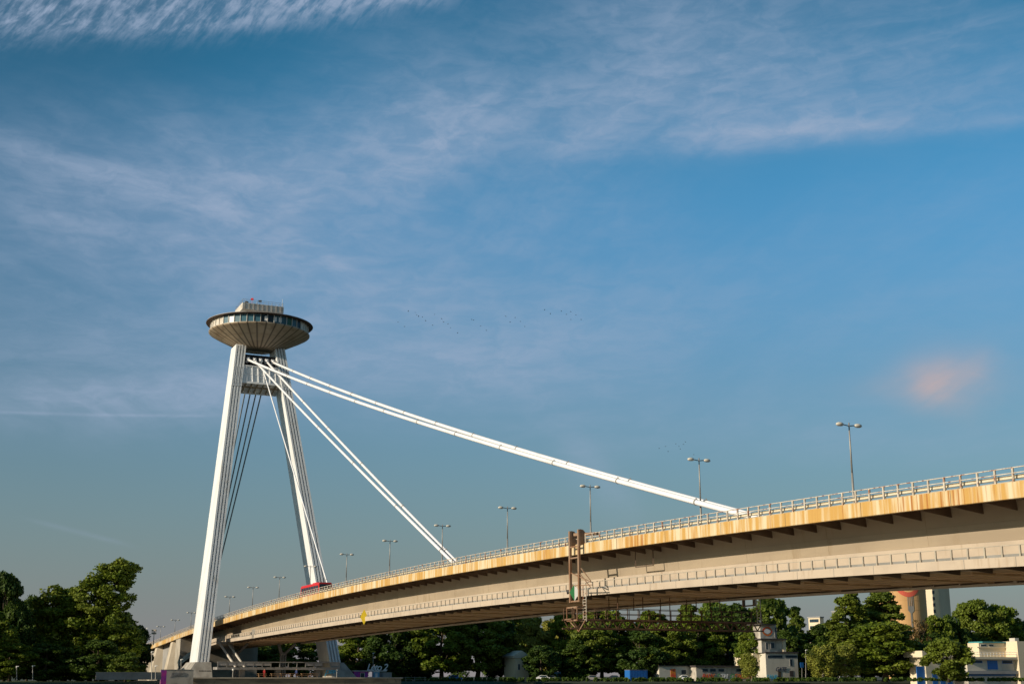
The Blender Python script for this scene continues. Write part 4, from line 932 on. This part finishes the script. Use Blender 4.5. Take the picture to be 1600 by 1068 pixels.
for x0 in (1457,1469,1480): part(h,'door','blue_paint',x0,x0+8,1046,1068,Y-.06,.2)
part(h,'door','blue_paint',1433,1446,1040,1068,Y+.5,.2)
# silo and tower blocks in the distance
def silo():
    Y=620; c=px(1418,1056,Y); r=empty('grain_silo',at_world((c.x,c.y,GW)),'orange cylindrical silo painted with a red plate rim and a grey fork','silo')
    R_=(1456-1384)/2*Y/F_PX*.99; b=MB(); top=px(1418,865,Y).z
    b.lathe((c.x,c.y,0),[(R_,GW),(R_,top),(R_*.5,top+2.0),(.01,top+2.6)],64); b.build('drum','silo_orange',r,smooth=False)
    b=MB()
    for k in range(12):
        z=GW+(top-GW)*(k+1)/13; b.lathe((c.x,c.y,0),[(R_+.02,z-.06),(R_+.08,z-.06),(R_+.08,z+.06),(R_+.02,z+.06)],64)
    b.build('hoop','silo_orange',r)
    def wrap(u,z,o=.16): a=-math.pi/2+u/R_; return (c.x+(R_+o)*math.cos(a),c.y+(R_+o)*math.sin(a),z)
    cz=px(1418,900,Y).z; k=Y/F_PX; b=MB(); n=48; vs=[]
    for i in range(n):
        t=2*math.pi*i/n
        for q in (33*k,26*k): vs.append(wrap(q*.72*math.cos(t),cz+q*math.sin(t),.18))
    b.add(vs,[(2*i,2*((i+1)%n),2*((i+1)%n)+1,2*i+1) for i in range(n)]); b.build('plate_rim','silo_red',r)
    b=MB(); u0=2.0*k
    def quad(u_a,u_b,y0,y1,ub0=None,ub1=None): b.add([wrap(u_a*k+u0,px(1418,y0,Y).z),wrap(u_b*k+u0,px(1418,y0,Y).z),wrap((ub1 if ub1 is not None else u_b)*k+u0,px(1418,y1,Y).z),wrap((ub0 if ub0 is not None else u_a)*k+u0,px(1418,y1,Y).z)],[(0,1,2,3)])
    for u in (-4.2,-1.5,1.2,3.6): quad(u,u+1.1,933,948)
    quad(-4.2,4.7,948,955); quad(-4.2,4.7,955,959,-1,1.4); quad(-1,1.4,959,990); b.build('painted_fork','galv',r)
silo()
def block(x0,x1,xm,top,Y,label,m1,m2,floors,wx,depm=18):
    h=house('tower_block',(x0+x1)/2,Y,label,'building'); A,Bb,Cc=px(x0,1056,Y+depm),px(xm,1056,Y),px(x1,1056,Y+depm*.25)
    zt=px(x0,top,Y).z; dd=Vector((Cc.x-Bb.x,Cc.y-Bb.y,0)); b=MB()
    q=[A,Bb,Bb+dd,A+dd]
    b.hexa([(p.x,p.y,z) for z in (GW,zt) for p in q]); b.build('wall',m1,h)
    fl=(zt-GW)/floors; rt=(Bb-A); rt.z=0; L=rt.length; rt.normalize(); nn=Vector((rt.y,-rt.x,0))
    for f in range(floors):
        for u in wx:
            c_=A+rt*(L*u); c_.z=GW+fl*(f+.55); b=MB(); b.bar(c_+nn*.0-Vector((0,0,.8)),c_+nn*.0+Vector((0,0,.8)),2.0,.14,up=nn); b.build('window','glass',h)
    b=MB(); e=.4; b.hexa([(p.x,p.y,z) for z in (zt,zt+.5) for p in [A-rt*e-nn*-e,Bb+rt*e+nn*e,Bb+dd+rt*e,A+dd-rt*e]]); b.build('roof','plaster_grey',h)
block(1455,1494,1477,880,640,'white tower block right of the orange silo with one column of windows','plaster_cream','plaster_grey',18,(.62,),12)
block(1268,1292,1286,964,700,'distant yellow block with flat roof above the trees','plaster_cream','plaster_cream',9,(.25,.5,.75),5)
block(1306,1316,1312,955,760,'distant pale block half hidden left of the tall poplar','plaster_grey','plaster_grey',9,(.4,),4)
# river bank details near the pylon
def lamp_post(x,y0,Y,label,m='galv',yb=1062):
    a,b0=px(x,y0,Y),px(x,yb,Y); r=empty('lamp_post',at_world(b0),label,'lamp post','small lamp posts on the far bank')
    b=MB(); b.tube(b0,a,.09,.06,n=8); b.build('pole',m,r); b=MB(); b.tube(a-Vector((0,0,.1)),a+Vector((0,0,.15)),.14,.10,n=10); b.box(a+Vector((.2,0,.1)),(.4,.2,.09)); b.build('lamp_head','lamp_white',r)
for a in ((51,1040,250,'short lamp post on the lawn at the far left'),(26,1041,250,'lamp post further left on the lawn'),(237,1018,262,'tall thin mast in front of the anchor pier'),(243,1040,262,'shorter post beside the tall thin mast'),(283,1030,292,'small lamp in the dark opening left of the pylon foot'),(583,1020,318,'lamp post behind the portable toilet'),(1259,1015,345,'lamp post with a yellow base right of the derelict house'),(229,981,345,'white mast at the left end of the roadway','lamp_white',1004)): lamp_post(*a)
for x,y,l in ((240,953,'floodlight cluster standing at the left end of the roadway'),):
    a=px(x,1001,345); r=empty('floodlight',at_world(a),l,'floodlight'); b=MB(); b.tube(a-Vector((0,0,1)),a+Vector((0,0,2.6)),.10,n=8); b.build('pole','galv',r)
    for dx_ in (-.35,.35):
        for dz_ in (2.7,2.0):
            b=MB(); b.box(a+Vector((dx_,-.2,dz_)),(.5,.3,.5)); b.build('floodlight_head','concrete_pale',r)
HREF[0]=px(1253,1050,340).x; r=empty('street_sign',at_world(px(1253,1062,340)),'blue and white parking sign right of the derelict house','sign')
b=MB(); b.tube(px(1253,1062,340),px(1253,1035,340),.06,n=6); b.build('pole','galv',r); part(r,'panel','blue_paint',1250.5,1255.5,1034,1042,339.8,.08)
# low walls left of the pylon
for x0,x1,y0,Y_,m,l,mg in ((150,252,1050,266,'concrete_grey','grey low wall left of the painted panel',0),(251,302,1046,276,'plaster_worn','pale graffiti wall between the painted panel and the pylon foot',1)):
    g_=px((x0+x1)/2,1066,Y_); HREF[0]=g_.x; w_=empty('low_wall',at_world(g_),l,'wall'); part(w_,'wall',m,x0,x1,y0,1070 if mg else 1061,Y_,.4); part(w_,'coping','concrete',x0,x1,y0-1,y0,Y_-.05,.5)
    if mg: text_on('graffiti','JUMBO',1.0,'concrete_grey',w_,hp(278,1053,Y_-.05),RT,UP)
HREF[0]=px(255,1068,272).x; b=MB(); Bx(251,260,1046,1069,272,.2).add(b); tag(b.build('painted_panel','magenta_paint',mx=at_world(px(255,1068,272))),'magenta and purple painted panel at the foot of the bank left of the pylon','panel')
# things right of the pylon foot
h=house('cabin',566,312,'small red and white cabin right of the right pylon foot','cabin'); part(h,'wall','magenta_paint',553,575,1048,1062,312,3); part(h,'roof','roof_metal',552,576,1046.5,1048,311.6,3.8); window(h,563,570,1050,1058,312)
h=house('portable_toilet',588,314,'blue portable toilet with a white symbol on the door','portable toilet'); part(h,'body','blue_pale',584,593,1049,1063,314,1.3); d=part(h,'door','graf_white',586.5,590,1051,1062,313.9,.1); part(h,'roof','white_paint',583.6,593.4,1048,1049,313.9,1.5)
h=house('sign_board',589,318,'row of pale pink lettering standing on the cabin roof','sign'); part(h,'base','roof_metal',574,604,1046.5,1048.5,318,.4)
text_on('lettering','Leto 2',2.2,'white_paint',h,hp(589,1042,317.9),RT,UP)
# fence with posts further right
r=empty('wire_fence',at_world(px(640,1062,316)),'low dark wire fence right of the grey container','fence')
b=MB()
for x in (613,626,634,648,664): b.tube(px(x,1064,316),px(x,1056.5,316),.06,n=5)
b.build('fence_posts','galv',r)
b=MB()
for y in (1057.5,1061): b.tube(px(612,y,316),px(666,y,316),.04,n=5)
b.build('fence_rail','galv',r)
text_on('graffiti','plas',2.2,'graf_blue',lg2,P(sf(3)-2.25,-13.6,1.2),(-N.x,-N.y,0),UP)
# wooden tables and people on the quay terrace
tb=empty('picnic_table',at_bridge(193,0,-.18),None,'table','wooden tables in a row on the quay terrace')
b=MB(); b.bbox(192.6,193.4,-.9,.9,.55,.63); b.build('table_top','wood_table',tb)
for sg in (1,-1):
    b=MB(); b.bar(P(192.7,sg*.7,-.18),P(193.2,sg*.7,.55),.08,.08); b.bar(P(193.3,sg*.7,-.18),P(192.8,sg*.7,.55),.08,.08); b.build('leg','wood_table',tb)
    b=MB(); b.bbox(193+sg*.75-.14,193+sg*.75+.14,-.9,.9,.24,.30); b.build('bench','wood_table',tb)
tl=['leftmost wooden table of the row on the quay terrace','second wooden table from the left on the quay terrace','third wooden table from the left on the quay terrace','fourth wooden table from the left on the quay terrace','fifth wooden table from the left on the quay terrace','rightmost wooden table of the row on the quay terrace']
for i,w in enumerate((5.3,2.5,.4,-1.7,-4.2,-6.2)):
    o=tb if i==0 else copy_tree(tb); o.matrix_world=at_bridge(193,w,-.18); o['label']=tl[i]
for w,l in ((11.6,'white globe lamp post on the quay terrace near the left pylon foot'),(-11.4,'white globe lamp post on the quay terrace near the right pylon foot')):
    r=empty('terrace_lamp',at_bridge(193,w,-.18),l,'lamp post'); b=MB(); b.tube(P(193,w,-.18),P(193,w,1.2),.07,n=8); b.build('pole','galv',r); b=MB(); b.lathe(P(193,w,0),[(.01,1.15),(.2,1.25),(.25,1.4),(.2,1.55),(.01,1.65)],12); b.build('globe','lamp_white',r)
# people on the terrace
def person(s,w,label,top,seed):
    base=P(s,w,-.18); r=empty('person',at_world(base),label,'person')
    rn=random.Random(seed); J=[(0,0,.95),(0,0,1.15),(0,.0,1.38),(0,0,1.50),(0,0,1.66),(.10,0,.90),(.12,.03,.5),(.12,0,.06),(-.10,0,.90),(-.12,-.05,.5),(-.12,0,.06),(.19,0,1.40),(.25,.02,1.14),(.24,-.10,.92),(-.19,0,1.40),(-.25,.02,1.14),(-.22,-.12,.95),(.13,-.12,.03),(-.12,-.12,.03)]
    E=[(0,1),(1,2),(2,3),(3,4),(0,5),(5,6),(6,7),(0,8),(8,9),(9,10),(2,11),(11,12),(12,13),(2,14),(14,15),(15,16),(7,17),(10,18)]
    rad=[.14,.13,.15,.06,.105,.09,.06,.045,.09,.06,.045,.07,.045,.035,.07,.045,.035,.035,.035]
    me=bpy.data.meshes.new('person_body'); me.from_pydata(J,E,[]); o=bpy.data.objects.new('body',me); col.objects.link(o); o.parent=r
    m_=o.modifiers.new('skin','SKIN'); 
    for i,v in enumerate(me.skin_vertices[0].data): v.radius=(rad[i],rad[i]*.85); v.use_root=(i==0)
    s_=o.modifiers.new('sub','SUBSURF'); s_.levels=1; s_.render_levels=1
    me.materials.append(M[top]); b=MB(); b.lathe(base,[(.01,1.50),(.08,1.55),(.105,1.66),(.09,1.76),(.01,1.79)],10); b.build('head','skin',r)
    b=MB(); b.lathe(base+Vector((0,.02,0)),[(.115,1.66),(.108,1.75),(.06,1.80),(.01,1.82)],10); b.build('hair','dark_metal',r)
person(195.5,4.2,'person in a red top standing behind the wooden tables','cloth_red',1)
person(195.0,-2.8,'person in dark blue clothes standing behind the wooden tables','cloth_blue',2)
# ------------------------------------------------------------------ the flocks of birds
bp=empty('bird',Matrix.Identity(4),None,'bird','birds of a distant flock in the sky')
b=MB(); b.path([(0,-.35,0),(0,-.1,.02),(0,.2,0),(0,.34,-.02)],lambda i:(.03,.11,.09,.02)[i],6); b.build('body','bird_dark',bp)
for sg in (1,-1):
    b=MB(); b.add([(sg*.05,.1,.03),(sg*.05,-.14,.03),(sg*.45,-.02,.2),(sg*.42,.16,.2),(sg*.85,-.1,.08)],[(0,1,2,3),(3,2,4)]); b.build('wing','bird_dark',bp)
BP=[(638,486),(649,488),(651,492),(654,494),(660,495),(665,501),(679,491),(676,508),(690,498),(693,503),(700,506),(704,512),(715,520),(632,510),(622,503),(737,499),(740,500),(751,509),(760,516),(790,494),(805,496),(813,502),(820,510),(797,503),(851,484),(860,490),(877,486),(885,491),(892,487),(900,492),(908,499),(892,499),(1030,700),(1040,697),(1044,705),(1056,693),(1061,697),(1063,701),(1068,694),(1071,690),(1084,710)]
for i,(x,y) in enumerate(BP):
    o=bp if i==0 else copy_tree(bp); Yb=520+rnd.uniform(-40,40)
    o.matrix_world=Matrix.Translation(px(x,y,Yb))@Matrix.Rotation(rnd.uniform(-.6,.6)+1.2,4,'Z')@Matrix.Rotation(rnd.uniform(-.4,.4),4,'Y')@Matrix.Diagonal((.8,.8,.8,1))
    o['label']='tiny dark bird in the flock right of the saucer tower' if x<770 else ('tiny dark bird in the middle of the sky over the long cables' if x<1000 else 'tiny dark bird in the small low flock left of the lamp by the cable end')
    o['group']='birds of the flock right of the saucer tower' if x<770 else ('birds over the long cables' if x<1000 else 'birds of the small low flock')
